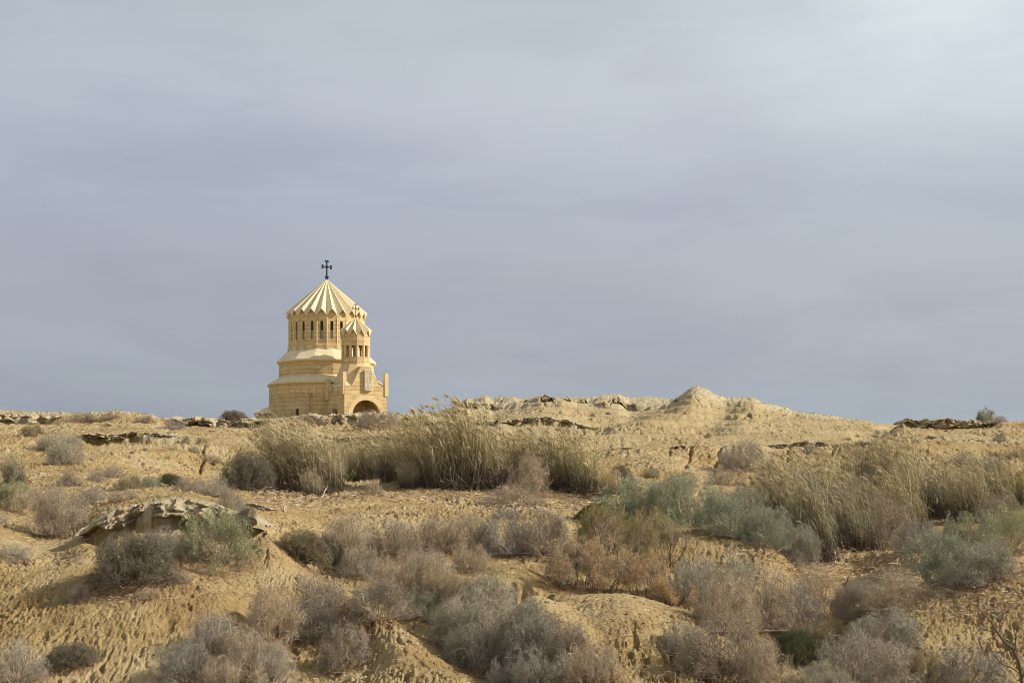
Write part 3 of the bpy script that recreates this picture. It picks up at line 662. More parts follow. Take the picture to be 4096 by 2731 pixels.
outcrop('thin crust edging the track below the far hill', lipline(3050, 3500, 18, lambda p: 65.3+wl_(p)*1.5, .03), .20, .45, .9, 14, 1.4)
outcrop('dark shaded crust jutting from the top of the right hand bank', lipline(3606, 3990, 18, lambda p: 75.6+.003*abs(p-3760)+wl_(p)*1.5, .06), .46, .60, 1.5, 15, 1.8, .9)
outcrop('faint pale crust along the bank between reeds and far hill', lipline(2360, 2760, 18, lambda p: 64.8+wl_(p)*6, .0), .09, .15, 2.2, 16, 1.2)

# ------------------------------------------------------------------ loose stones
def stone_mesh(seed):
    rs = np.random.RandomState(seed); bm = bmesh.new(); bmesh.ops.create_icosphere(bm, subdivisions=3, radius=1)
    V = np.array([v.co for v in bm.verts])
    for k in range(9):                                   # chip flat facets off
        n = rs.normal(size=3); n /= np.linalg.norm(n); h = rs.uniform(.45, .8); dd = V@n-h; V = V-np.where(dd > 0, dd, 0)[:, None]*n*.92
    V += .05*(fbm(V[:, 0]*3+seed, V[:, 1]*3+V[:, 2]*2, 3, seed)-.5)[:, None]*V*2
    V *= (1, .75, .42)
    for v, c in zip(bm.verts, V): v.co = c
    me = bpy.data.meshes.new('stone'); bm.to_mesh(me); bm.free(); me.materials.append(M_rock); return me
STN = [stone_mesh(50+i) for i in range(6)]
rnd = random.Random(5)
def stone(px, py, wpx, label, group=None, hk=1.0):
    p = hit(px, py); o = bpy.data.objects.new('stone', STN[rnd.randrange(6)]); C.objects.link(o)
    r = wpx/F*p.y/2*1.1; o.location = p+Vector((0, r*.3, r*.12)); o.scale = (r, r, r*hk); o.rotation_euler = (rnd.uniform(-.3, .3), rnd.uniform(-.3, .3), rnd.uniform(0, 6.28))
    tag(o, label, 'stone', group); return o
g1 = 'stones strewn below the overhanging slab'
for px, py, w, lb in ((366, 1838, 24, 'dark rounded stone in the middle of the left slope'), (340, 1893, 30, 'largest grey stone beside the bush low on the left slope'), (440, 1704, 38, 'dark stone with a shadow just above the overhanging slab'), (378, 1786, 14, 'small stone right under the left end of the overhanging slab'),
                      (540, 1783, 15, 'small upright stone right under the middle of the overhanging slab'), (528, 1816, 26, 'flat pale stone alone on the smooth left slope'), (422, 1808, 16, 'small flat stone left of the lone flat pale stone'), (557, 1847, 13, 'tiny flat stone low on the smooth left slope'),
                      (795, 1740, 20, 'small grey stone below the white blocky rim'), (845, 1726, 34, 'brown slab fallen from the white blocky rim'), (2432, 1660, 26, 'dark boulder under the craggy rim of the far hill'), (2532, 1672, 20, 'pale boulder in the hollow of the far hill'),
                      (2315, 1640, 18, 'grey block dropped from the crags of the far hill'), (3165, 1606, 16, 'pale flat stone near the top of the far hill'), (3050, 1650, 16, 'pale stone halfway up the right flank of the far hill'), (3160, 1755, 0, ''),
                      (3730, 1755, 40, 'cluster of pale slabs below the jutting crust on the right bank'), (3790, 1722, 14, 'small white stone under the jutting crust'), (3832, 1800, 18, 'reddish brown block on the right bank'), (1535, 1993, 14, 'pale stone on the bare soil in front of the reeds'),
                      (1275, 2028, 10, 'tiny white pebble on the bare soil'), (2212, 2384, 34, 'dark flat stone at the left end of the low dome'), (2190, 2412, 26, 'second dark flat stone below the left end of the low dome'), (2515, 2452, 22, 'dark stone low on the face of the dome'),
                      (2500, 2490, 26, 'darkest stone in the middle of the dome face'), (808, 2318, 22, 'knobbly tan stone to the right of the big dark bush'), (1120, 2140, 0, ''), (245, 1752, 18, 'grey stone at the left end of the overhanging slab')):
    if w: stone(px, py, w, lb)
# gravel: countless small stones, densest under the rims and on the far hill
def gravel():
    rs = np.random.RandomState(3); n = 100000
    j = (np.searchsorted(Vv, 24)+rs.rand(n)**1.0*(np.searchsorted(Vv, 107)-np.searchsorted(Vv, 24))).astype(int); i = rs.randint(np.searchsorted(U, -150), np.searchsorted(U, 4250), n)
    x, y, z = XX[j, i], YY[j, i], Z[j, i]; dens = .25+1.5*crust[j, i]+1.2*ss(.5, .7, fbm(x/1.8, y/1.8, 3, 44))
    keep = rs.rand(n) < dens*.55; x, y, z, i, j = x[keep], y[keep], z[keep], i[keep], j[keep]; n = len(x)
    px_s = 2.2+rs.pareto(2.4, n)*2.6; px_s = np.minimum(px_s, np.where(y > 70, 6, 15)); r = px_s/F*y*.62
    O8 = np.array([(1, 0, 0), (0, 1, 0), (-1, 0, 0), (0, -1, 0), (0, 0, .7), (0, 0, -.7)], float)
    V = O8[None]*(1+.7*(rs.rand(n, 6, 1)-.5)); V = V+rs.normal(size=(n, 6, 3))*.18; a = rs.rand(n)*6.28; ca, sa = np.cos(a)[:, None], np.sin(a)[:, None]
    V = np.stack([V[..., 0]*ca-V[..., 1]*sa*.8, V[..., 0]*sa+V[..., 1]*ca*.8, V[..., 2]], -1)*r[:, None, None]+np.stack([x, y, z+r*.15], -1)[:, None]
    T8 = np.array([(0, 1, 4), (1, 2, 4), (2, 3, 4), (3, 0, 4), (1, 0, 5), (2, 1, 5), (3, 2, 5), (0, 3, 5)])
    return link('gravel', np_mesh('gravel', V.reshape(-1, 3), (T8[None]+np.arange(n)[:, None, None]*6).reshape(-1, 3)), M_gravel)
M_gravel = rock_mat('gravel_stone', (.50, .38, .21), (.68, .57, .38))
tag(gravel(), 'loose gravel and clods strewn over the whole desert slope', 'gravel', kind='stuff')

# ------------------------------------------------------------------ twigs, leaves, reeds as ribbons
def ribbons(P, w, rs, tint):
    """P (n,k,3) centre lines, w (n,k) half widths -> verts, quads, uv (tint, t)"""
    n, k, _ = P.shape; d = np.gradient(P, axis=1); r = rs.normal(size=(n, 1, 3)); s = np.cross(d, r); s /= np.linalg.norm(s, axis=2, keepdims=True)+1e-9
    V = np.stack([P-s*w[..., None], P+s*w[..., None]], 2).reshape(-1, 3)
    idx = np.arange(n*k*2).reshape(n, k, 2)
    Qf = np.stack([idx[:, :-1, 0], idx[:, :-1, 1], idx[:, 1:, 1], idx[:, 1:, 0]], -1).reshape(-1, 4)
    t = np.tile(np.linspace(0, 1, k)[None, :, None], (n, 1, 2)); uv = np.stack([np.tile(tint[:, None, None], (1, k, 2)), t], -1).reshape(-1, 2)
    return V, Qf, uv
def join(parts):
    V = []; Qs = []; uv = []; o = 0
    for v, q, u in parts: V.append(v); Qs.append(q+o); uv.append(u); o += len(v)
    return np.concatenate(V), np.concatenate(Qs), np.concatenate(uv)
def unit(v): return v/(np.linalg.norm(v, axis=-1, keepdims=True)+1e-9)
def grow(base, dirs, ln, k, curl, rs, up=0.0, pull=None):
    n = len(base); P = np.zeros((n, k, 3)); P[:, 0] = base; d = unit(dirs); st = (ln/(k-1))[:, None]; bend = rs.normal(size=(n, 3))*curl*.5
    for i in range(1, k):
        P[:, i] = P[:, i-1]+d*st; d = unit(d+bend+rs.normal(size=(n, 3))*curl+np.array([0, 0, up])+(pull if pull is not None else 0))
    return P
def spawn(Pp, m, lo, hi, ln, lv, spread, k, curl, rs, up=0.0, pull=None):
    n, kk, _ = Pp.shape; par = np.repeat(np.arange(n), m); t = rs.uniform(lo, hi, n*m)*(kk-1); i = np.minimum(t.astype(int), kk-2); f = (t-i)[:, None]
    b = Pp[par, i]*(1-f)+Pp[par, i+1]*f; d = unit(Pp[par, i+1]-Pp[par, i]); d = unit(d+rs.normal(size=d.shape)*spread)
    return grow(b, d, ln*rs.uniform(1-lv, 1+lv, n*m), k, curl, rs, up, pull)
def squash(P, e=.42, flat=0):
    """soft limit to the unit dome so that crowns have the rounded outline of wind-clipped scrub"""
    r = np.sqrt((P[..., 0]**2+P[..., 1]**2)+np.maximum(P[..., 2], 0)**2); k = np.where(r > 1, r**(-e), 1)[..., None]; P = P*k
    P[..., 2] = np.maximum(P[..., 2], -.03); return P
def bush_parts(kind, seed):
    rs = np.random.RandomState(seed); parts = {}
    K = dict(dead=(42, 9, 7, 6), fuzzy=(64, 10, 7, 3), wiry=(44, 9, 7, 5), leafy=(34, 9, 6, 4), olive=(30, 9, 7, 4), rust=(20, 9, 7, 4), low=(60, 7, 6, 4))[kind]
    th = {'rust': .55, 'olive': .75}.get(kind, 1.0)
    az = rs.uniform(0, 6.283, K[0]); el = np.arccos(rs.uniform(-.04, 1, K[0]).clip(0)**1.05); el = el*th
    if kind == 'fuzzy': el = rs.uniform(0, 1.5, K[0])
    d = np.stack([np.sin(el)*np.cos(az), np.sin(el)*np.sin(az), np.cos(el)], -1)
    base = np.stack([np.cos(az)*rs.uniform(0, .28, K[0]), np.sin(az)*rs.uniform(0, .28, K[0]), np.zeros(K[0])-.03], -1)
    if kind in ('rust', 'olive'): base *= 2.0
    lump = (.50+.85*vn(az*1.3+seed, el*2.4, seed)) if kind != 'fuzzy' else .68+.45*vn(az*1.3+seed, el*2.4, seed)
    L0 = grow(base, d, .95*lump, 7, .13, rs, .02 if kind != 'low' else -.02)
    L1 = spawn(L0, K[1], .25, 1, .50, .4, .42, 6, .15, rs, .02)
    L2 = spawn(L1, K[2], .2, 1, .22, .45, .5, 4, .22, rs)
    L3 = spawn(L2, K[3], .1, 1, .12, .5, .75, 4, .32, rs)
    f = lambda P: squash(P.copy(), .6 if kind == 'fuzzy' else .42)
    L0, L1, L2, L3 = f(L0), f(L1), f(L2), f(L3)
    tp = lambda n, k, a, b: np.tile(np.linspace(a, b, k), (n, 1))
    fat = {'fuzzy': 1.0, 'rust': 1.0, 'wiry': .9}.get(kind, .85)
    T = lambda P: rs.uniform(0, 1, len(P))
    parts['branches'] = join([ribbons(L0, tp(len(L0), 7, .013, .006)*fat, rs, T(L0)), ribbons(L0, tp(len(L0), 7, .016, .006)*fat, rs, T(L0)), ribbons(L1, tp(len(L1), 6, .0065, .0024)*fat, rs, T(L1))])
    parts['twigs'] = join([ribbons(L2, tp(len(L2), 4, .0032, .002)*fat, rs, T(L2)), ribbons(L3, tp(len(L3), 4, .0022, .0011)*fat, rs, T(L3))])
    if kind in ('leafy', 'olive', 'rust', 'wiry', 'fuzzy'):
        src = L3[:, 1:].reshape(-1, 3); cnt = {'leafy': 24000, 'olive': 20000, 'rust': 9500, 'wiry': 13000, 'fuzzy': 17000}[kind]
        i = rs.randint(0, len(src), cnt*3)
        if kind == 'rust': kk = fbm(src[i, 0]*3+seed, src[i, 2]*3+src[i, 1]*2, 2, seed) > .54; i = i[kk]
        elif kind in ('leafy', 'wiry', 'olive'): kk = fbm(src[i, 0]*2.4+seed, src[i, 2]*2.4+src[i, 1]*2, 3, seed) > .44; i = i[kk]
        i = i[:cnt]; b = src[i]+rs.normal(size=(len(i), 3))*.012
        ln = {'leafy': .026, 'olive': .042, 'rust': .046, 'wiry': .024, 'fuzzy': .050}[kind]; wd_ = {'leafy': .0075, 'olive': .0032, 'rust': .0052, 'wiry': .0052, 'fuzzy': .0017}[kind]
        dd = unit(b*np.array([1, 1, .6])+rs.normal(size=b.shape)*.7+np.array([0, 0, .35])); LP = np.stack([b, b+dd*ln*.5, b+dd*ln], 1)*1.0
        w = np.tile(np.array([.35, 1, .25])*wd_, (len(b), 1)); parts['leaves'] = ribbons(LP, w, rs, rs.uniform(0, 1, len(b)))
    return parts
def strand_mat(name, stops, rough=.85, trans=0.0, varia=.25):
    """colour picked per strand from real twig / leaf colours, with a little drift over each plant"""
    m, t, b = mat_new(name, rough); b.inputs['Specular IOR Level'].default_value = .15
    uvn = N(t, 'ShaderNodeUVMap', uv_map='uv'); sp = N(t, 'ShaderNodeSeparateXYZ'); t.links.new(uvn.outputs[0], sp.inputs[0])
    oi = N(t, 'ShaderNodeObjectInfo'); tc = N(t, 'ShaderNodeTexCoord'); n = noise(t, tc.outputs['Object'], 2.3, 2)
    v = mth(t, 'ADD', mth(t, 'MULTIPLY', sp.outputs[0], .7), mth(t, 'MULTIPLY', n.outputs['Fac'], .3))
    c = ramp(t, stops); t.links.new(v, c.inputs[0])
    h = N(t, 'ShaderNodeHueSaturation'); t.links.new(c.outputs[0], h.inputs['Color'])
    t.links.new(mth(t, 'ADD', mth(t, 'MULTIPLY', oi.outputs['Random'], varia), 1-varia/2), h.inputs['Value'])
    t.links.new(mth(t, 'ADD', mth(t, 'MULTIPLY', oi.outputs['Random'], .28), .92), h.inputs['Saturation'])
    t.links.new(h.outputs[0], b.inputs['Base Color'])
    if trans:
        tr = N(t, 'ShaderNodeBsdfTranslucent'); t.links.new(h.outputs[0], tr.inputs[0]); mx = N(t, 'ShaderNodeMixShader'); mx.inputs[0].default_value = trans
        t.links.new(b.outputs[0], mx.inputs[1]); t.links.new(tr.outputs[0], mx.inputs[2]); t.links.new(mx.outputs[0], t.nodes['Material Output'].inputs[0])
    return m
M_dead = strand_mat('dead_twig', [(0, (.16, .115, .07)), (.4, (.35, .275, .19)), (.75, (.52, .44, .325)), (1, (.80, .74, .62))], varia=.45)
M_mauve = strand_mat('grey_dead_twig', [(0, (.15, .115, .08)), (.45, (.33, .28, .21)), (1, (.74, .69, .59))], varia=.4)
M_bark = strand_mat('dark_branch', [(0, (.09, .065, .05)), (.7, (.20, .155, .125)), (1, (.36, .31, .27))])
M_fz = strand_mat('dark_scrub_needle', [(0, (.10, .085, .05)), (.5, (.20, .17, .11)), (1, (.40, .36, .26))], trans=.15)
M_leaf = strand_mat('pale_green_leaf', [(0, (.17, .18, .09)), (.5, (.36, .385, .21)), (1, (.64, .65, .44))], trans=.25)
M_gg = strand_mat('grey_green_leaf', [(0, (.17, .175, .105)), (.5, (.345, .35, .235)), (1, (.62, .62, .47))], trans=.2)
M_ol = strand_mat('olive_feather_leaf', [(0, (.17, .145, .055)), (.5, (.31, .265, .11)), (1, (.46, .40, .20))], trans=.2)
M_or = strand_mat('rusty_feather_leaf', [(0, (.38, .26, .13)), (.5, (.60, .42, .23)), (1, (.76, .60, .38))], trans=.25)
M_brt = strand_mat('bright_green_leaf', [(0, (.10, .17, .03)), (.5, (.18, .27, .05)), (1, (.30, .38, .10))], trans=.25)
M_dkg = strand_mat('dark_green_leaf', [(0, (.05, .06, .03)), (.5, (.09, .10, .05)), (1, (.16, .17, .09))], trans=.15)
KINDS = {  # kind: (generator, branches, twigs, leaves, category, name)
 'dead': ('dead', M_dead, M_dead, None, 'dead_bush'), 'mauve': ('dead', M_mauve, M_mauve, None, 'dead_bush'), 'lowdead': ('low', M_dead, M_dead, None, 'dead_bush'), 'lowmauve': ('low', M_mauve, M_mauve, None, 'dead_bush'),
 'fuzzy': ('fuzzy', M_bark, M_fz, M_fz, 'bush'), 'leafy': ('leafy', M_dead, M_dead, M_leaf, 'bush'), 'wiry': ('wiry', M_mauve, M_mauve, M_gg, 'bush'), 'green': ('leafy', M_gg, M_gg, M_gg, 'bush'),
 'olive': ('olive', M_bark, M_dead, M_ol, 'bush'), 'rust': ('rust', M_bark, M_dead, M_or, 'bush'), 'bright': ('leafy', M_brt, M_brt, M_brt, 'bush'), 'dark': ('fuzzy', M_bark, M_dkg, M_dkg, 'bush')}
_raw = {}; PROTO = {}
def proto(kind, var):
    if (kind, var) in PROTO: return PROTO[kind, var]
    gen, mb_, mt_, ml_, nm = KINDS[kind]
    if (gen, var) not in _raw: _raw[gen, var] = bush_parts(gen, 100+17*var+len(gen))
    out = []
    for pn, mat in (('branches', mb_), ('twigs', mt_), ('leaves', ml_)):
        if mat and pn in _raw[gen, var]:
            V, Qf, uv = _raw[gen, var][pn]; me = np_mesh(pn, V, Qf, uv); me.materials.append(mat); out.append((pn, me))
    PROTO[kind, var] = out; return out
brnd = random.Random(11); SPOTS = []
def bush(kind, x0, x1, yt, yb, label, var=None, depth=None, dy=0, name=None):
    """photo box of the plant: px x0..x1, top yt, foot yb"""
    p = hit((x0+x1)/2, yb-.06*(yb-yt)); D = p.y; r = (x1-x0)/2/F*D*1.12
    h = min((yb-yt)/F*D*.90, 1.7*r); SPOTS.append((p.x, p.y+r*.3, r)); e = empty(name or KINDS[kind][4], p+Vector((0, r*.35+dy, -.02-.03*h)), brnd.uniform(0, 6.28))
    ry = depth if depth else min(r, max(h*1.25, r*.6))
    g = hgt(e.location.x, e.location.y); e.location.z = min(e.location.z+.05, g)+0 if g < p.z else e.location.z
    rot = e.rotation_euler.z; shear = Matrix.Identity(4); shear[0][2] = brnd.uniform(-.38, .30); shear[1][2] = brnd.uniform(-.2, .2)
    e.rotation_euler.z = 0
    for pn, me in proto(kind, brnd.randrange(3) if var is None else var):
        o = bpy.data.objects.new(pn, me); C.objects.link(o); o.parent = e
        # spin the crown about its own axis before it is stretched to the plant's size
        o.matrix_local = shear @ Matrix.Diagonal((r, ry, h*1.03, 1)) @ Matrix.Rotation(rot, 4, 'Z')
    return tag(e, label, 'bush', None)

# ------------------------------------------------------------------ reeds
def dead_foot(m, col, lo, hi, amt):
    """old sheaths: the lower part of a reed is dead and brown"""
    t = m.node_tree; b = t.nodes['Principled BSDF']; src = b.inputs['Base Color'].links[0].from_socket; O = N(t, 'ShaderNodeTexCoord').outputs['Object']; sp = N(t, 'ShaderNodeSeparateXYZ'); t.links.new(O, sp.inputs[0])
    r = N(t, 'ShaderNodeMapRange'); r.inputs['From Min'].default_value = lo; r.inputs['From Max'].default_value = hi; r.inputs['To Min'].default_value = amt; r.inputs['To Max'].default_value = 0; t.links.new(sp.outputs['Z'], r.inputs[0])
    t.links.new(mixc(t, r.outputs[0], src, col), b.inputs['Base Color']); return m
M_stem = strand_mat('reed_stem', [(0, (.15, .12, .075)), (.4, (.36, .30, .19)), (.75, (.62, .54, .37)), (1, (.88, .83, .68))], varia=.5)
M_rleaf = strand_mat('reed_leaf', [(0, (.12, .135, .06)), (.35, (.28, .28, .145)), (.48, (.50, .43, .25)), (.8, (.70, .60, .39)), (1, (.86, .79, .60))], trans=.25, varia=.5)
dead_foot(M_stem, (.11, .085, .065), .14, .5, .85); dead_foot(M_rleaf, (.17, .135, .09), .2, .6, .7)
M_plume = strand_mat('reed_plume', [(0, (.38, .29, .16)), (.6, (.62, .50, .31)), (1, (.78, .69, .50))], trans=.2, varia=.1)
M_litter = strand_mat('dead_reed_litter', [(0, (.22, .15, .10)), (.5, (.44, .33, .23)), (1, (.72, .64, .52))])
def reed_parts(seed, lean, n=330, dry=0.0, rad=.30):
    """clump 1 high, foot radius rad; the wind pushes everything towards -X"""
    rs = np.random.RandomState(seed); a = rs.rand(n)*6.283; q = np.sqrt(rs.rand(n)); x = np.cos(a)*q*rad; y = np.sin(a)*q*rad
    h = (.40+.48*rs.rand(n)**1.2)*(.62+.75*vn(x*9+seed, y*9, seed)); h = np.where(rs.rand(n) < .10, rs.uniform(.85, 1.12, n), h); k = 9; t = np.linspace(0, 1, k)
    ln = lean*(.25+1.0*rs.rand(n)); side = rs.normal(size=n)*.11; sy = rs.normal(size=n)*.12
    P = np.zeros((n, k, 3)); P[..., 0] = x[:, None]-(ln*.55)[:, None]*(.25*t+.75*t**2.3)*h[:, None]+side[:, None]*t; P[..., 1] = y[:, None]+sy[:, None]*t
    P[..., 2] = h[:, None]*(t-.13*np.minimum(ln, 1.6)[:, None]*t**3)-.02
    P += rs.normal(size=P.shape)*.003
    w = np.linspace(.0036, .0018, k)[None]*np.ones((n, 1)); out = {}
    st = [ribbons(P, w, rs, rs.rand(n)), ribbons(P, w, rs, rs.rand(n))]
    m = int(n*.7); bb = np.stack([rs.uniform(-1.2, 1.2, m)*rad, rs.uniform(-1.1, 1.1, m)*rad, rs.uniform(0, .08, m)], -1)      # broken stems leaning about at the foot
    st.append(ribbons(grow(bb, np.stack([rs.normal(size=m), rs.normal(size=m), rs.uniform(.1, 1.6, m)], -1), rs.uniform(.06, .28, m), 4, .15, rs), np.full((m, 4), .0022), rs, rs.rand(m)))
    out['stems'] = join(st)
    L_ = 6; m = n*L_; i = np.repeat(np.arange(n), L_); tt = rs.uniform(.35, 1, m)**.8; f = tt*(k-1); j = np.minimum(f.astype(int), k-2); b = P[i, j]*(1-(f-j))[:, None]+P[i, j+1]*(f-j)[:, None]
    d0 = np.stack([-.25-.9*rs.rand(m)*lean+.35*rs.normal(size=m), rs.normal(size=m)*.5, .9+.35*rs.normal(size=m)], -1)
    LP = grow(b, d0, rs.uniform(.07, .17, m), 4, .10, rs, -.16, pull=np.array([-.14*lean, 0, 0])); lw = np.array([.5, 1, .8, .15])[None]*.0036*rs.uniform(.6, 1.2, m)[:, None]
    tint = np.clip(rs.rand(m)*(1-dry*.5)+dry*.5, 0, 1)
    out['leaves'] = ribbons(LP, lw, rs, tint)
    pl = (rs.rand(n) < .34) & (h > .6); top = P[pl, -1]; m = len(top)*16; tp = np.repeat(top, 16, 0)
    tb = tp+np.stack([-.012*rs.rand(m), rs.normal(size=m)*.003, -.02*rs.rand(m)], -1)
    PP = grow(tb, np.stack([-.8-.4*rs.rand(m)*lean, rs.normal(size=m)*.20, .62+.22*rs.normal(size=m)], -1), rs.uniform(.05, .11, m), 4, .07, rs, -.12)
    out['plumes'] = ribbons(PP, np.array([.4, 1, .9, .3])[None]*.0034*np.ones((m, 1)), rs, rs.rand(m))
    return out
RP = {}
for nm, sd_, lean, dry in (('a', 1, .52, .2), ('b', 2, .34, .3), ('c', 3, .45, .0), ('d', 4, .22, .85), ('e', 5, .16, .0), ('f', 6, .40, .3), ('g', 7, .26, .15)):
    rp = reed_parts(sd_, lean, dry=dry); me = np_mesh('stems', *rp['stems']); me.materials.append(M_stem)
    V, Qf, uv = join([rp['leaves'], rp['plumes']]); mf = np_mesh('foliage', V, Qf, uv); mf.materials.append(M_rleaf); mf.materials.append(M_plume)
    mi = np.zeros(len(Qf), np.int32); mi[len(rp['leaves'][1]):] = 1; mf.polygons.foreach_set('material_index', mi); RP[nm] = [('stems', me), ('foliage', mf)]
def reed(v, x0, x1, yt, yb, label, depth=.9, rz=None, plumes=True, yp=None):
    p = hit((x0+x1)/2, yp or yb-4); D = p.y; H = (yb-yt)/F*D*1.10; k = min(1.1, max(.7, (x1-x0)/2/F*D*1.25/(.30*H)))
    e = empty('reed_clump', p+Vector((.06*H, .3*H, 0)), 0); e.location.z = min(hgt(p.x, p.y+.25*H), p.z+.25)-.03
    alt = {'a': 'af', 'b': 'bg', 'c': 'cc', 'd': 'dd', 'e': 'ee'}[v][brnd.randrange(2)]
    for pn, me in RP[alt]:
        o = bpy.data.objects.new(pn, me); C.objects.link(o); o.parent = e; o.matrix_local = Matrix.Diagonal((H*k, H, H, 1)) @ Matrix.Rotation(brnd.uniform(-.45, .3), 4, 'Z')
    return tag(e, label, 'reeds', 'reed clumps')
reed('c', -30, 112, 1832, 1948, 'small dark stemmed reed clump at the left edge')
reed('a', 1050, 1190, 1712, 1968, 'leftmost tall reed clump, swept hard to the left over the dark bush')
reed('b', 1150, 1280, 1725, 1980, 'second tall reed clump from the left, its foot nearest the bare soil')
reed('d', 1240, 1350, 1775, 1975, 'greyish dry reed clump just left of the vivid green bush')
reed('d', 1330, 1430, 1775, 1900, 'thin pale reeds standing behind the vivid green bush')
reed('b', 1400, 1540, 1755, 1930, 'reed clump just right of the vivid green bush')
reed('c', 1500, 1640, 1740, 1935, 'second reed clump right of the vivid green bush')
reed('b', 1590, 1730, 1700, 1945, 'reed clump in the middle of the long stand, below the ridge shelf')
reed('a', 1690, 1820, 1655, 1960, 'tall reed clump below the low end of the skyline, right of the ridge shelf')
reed('b', 1780, 1920, 1650, 1968, 'tallest golden reed clump reaching the foot of the far hill')
reed('a', 1870, 1990, 1700, 1962, 'tall reed clump behind the left side of the mauve brown dead bush')
reed('d', 1960, 2080, 1745, 1955, 'thin reeds rising behind the mauve brown dead bush')
reed('b', 2070, 2190, 1765, 1965, 'reed clump right of the mauve brown dead bush')
reed('a', 2150, 2290, 1725, 1975, 'tall reed clump near the right end of the long stand')
reed('b', 2260, 2372, 1755, 1985, 'last full reed clump at the right end of the long stand')
reed('d', 2390, 2490, 1878, 1990, 'short straw coloured tuft beside the small dark green bush', plumes=False)
reed('d', 1180, 1300, 1880, 1985, 'low broken grey reeds at the front of the left clumps', plumes=False)
reed('d', 1560, 1700, 1850, 1960, 'low broken grey reeds at the front of the middle clumps', plumes=False)
reed('a', 3080, 3220, 1838, 2120, 'left clump of the right hand reeds, arching left over the shaded bush')
reed('c', 3200, 3330, 1905, 2262, 'greenest reed clump, reaching furthest down into the dark hollow')
reed('b', 3270, 3420, 1835, 2120, 'golden reed clump behind the big pale brown dead bush')
reed('c', 3360, 3500, 1950, 2215, 'reeds hanging over the dark hollow under the dead bushes')
reed('d', 3410, 3540, 1800, 2060, 'pale grey reed clump with tall bare stalks')
reed('d', 3520, 3680, 1790, 2060, 'dark brown reed clump at the top of the right hand stand')
reed('c', 3560, 3700, 1900, 2150, 'reed clump right of the dead bushes with bright plumes')
reed('e', 3690, 3830, 1860, 2085, 'dense dark upright reed clump behind the grey green bush')
reed('e', 3810, 3950, 1850, 2085, 'dense dark upright reed clump, second from the right edge')
reed('c', 3930, 4060, 1840, 2075, 'green tipped reed clump behind the reddish brown bush')
reed('e', 4030, 4150, 1830, 2060, 'dark reed clump cut by the right edge')
for o in [o for o in C.objects if o.name.startswith('reed_clump')]: pass

# ------------------------------------------------------------------ dead litter: fallen reed stalks and twigs on the soil
def litter(spots, seed):
    rs = np.random.RandomState(seed); B_ = []; Dn = []; Ln = []
    for x0, x1, y0_, y1_, n, ln in spots:
        for k in range(n):
            p = hit(rs.uniform(x0, x1), rs.uniform(y0_, y1_)); B_.append((p.x, p.y, p.z+.012)); Ln.append(ln*rs.uniform(.3, 1.3))
    B_ = np.array(B_); n = len(B_); a = rs.rand(n)*6.283; P = grow(B_, np.stack([np.cos(a), np.sin(a)*.6, rs.rand(n)*.25], -1), np.array(Ln), 4, .22, rs, -.04)
    for i in range(n):
        for j in range(4): P[i, j, 2] = max(P[i, j, 2], hgt(P[i, j, 0], P[i, j, 1])+.008)
    V, Qf, uv = ribbons(P, np.full((n, 4), .0045)*(P[:, :, 1]/26), rs, rs.rand(n)); return link('twig_litter', np_mesh('twig_litter', V, Qf, uv), M_litter)
tag(litter([(1020, 1900, 1955, 2010, 900, .30), (1900, 2480, 1965, 2050, 900, .30), (1000, 1300, 1975, 2040, 200, .25), (2380, 2760, 1960, 2060, 300, .2), (3150, 3700, 2180, 2330, 1400, .28),
            (2900, 3350, 2140, 2330, 700, .22), (500, 1000, 2230, 2400, 500, .12), (300, 560, 2330, 2420, 250, .12), (1200, 2300, 2100, 2300, 1100, .16), (3600, 4150, 2280, 2480, 900, .2),
            (1000, 2000, 2400, 2720, 900, .12), (2200, 2800, 2380, 2720, 700, .12), (0, 500, 1900, 2200, 600, .15), (2700, 3700, 2350, 2720, 900, .14), (100, 1000, 1880, 1990, 500, .2), (1250, 2350, 1690, 1760, 300, .2), (0, 700, 1650, 1760, 400, .25)], 9),
    'dead reed stalks and twigs littering the soil around the plants', 'litter', kind='stuff')

# ------------------------------------------------------------------ single dead branches and the bare tree
def tube_tree(name, paths, mat, loc, label, cat, part=None):
    """paths: list of (points, r0, r1); tapered six sided limbs joined in one mesh"""
    V = []; Qs = []
    for pts, r0, r1 in paths:
        P = np.array(pts, float); n = len(P); T = unit(np.gradient(P, axis=0)); ref = np.array([.3, .9, .2]); s = unit(np.cross(T, ref)); u = np.cross(T, s); rr = np.linspace(r0, r1, n); b = len(V)
        for i in range(n):
            for k in range(6): V.append(P[i]+rr[i]*(s[i]*math.cos(k*math.pi/3)+u[i]*math.sin(k*math.pi/3)))
        for i in range(n-1):
            for k in range(6): Qs.append((b+i*6+k, b+i*6+(k+1) % 6, b+(i+1)*6+(k+1) % 6, b+(i+1)*6+k))
    V = np.array(V); o = link(name, np_mesh(name, V-np.array(loc), Qs, smooth=True), mat); o.location = loc
    return o
M_limb = plain('bare_dark_limb', (.15, .115, .085), .9); M_pale = plain('bleached_wood', (.58, .50, .38), .9)
trnd = random.Random(4)
def wander(p, d, ln, n, j, up=0):
    p = Vector(p); d = Vector(d).normalized(); out = [tuple(p)]
    for i in range(n):
        d = (d+Vector((trnd.gauss(0, j), trnd.gauss(0, j), trnd.gauss(0, j)+up))).normalized(); p = p+d*ln/n; out.append(tuple(p))
    return out, d
D0 = 22.6
def pt(px, py, dY=0): w = W(px, py, D0+dY); return (w.x, w.y, w.z)
base = pt(4090, 2790); limbs = []
def through(a, r0, r1): limbs.append(([pt(*q) for q in a], r0, r1)); return a
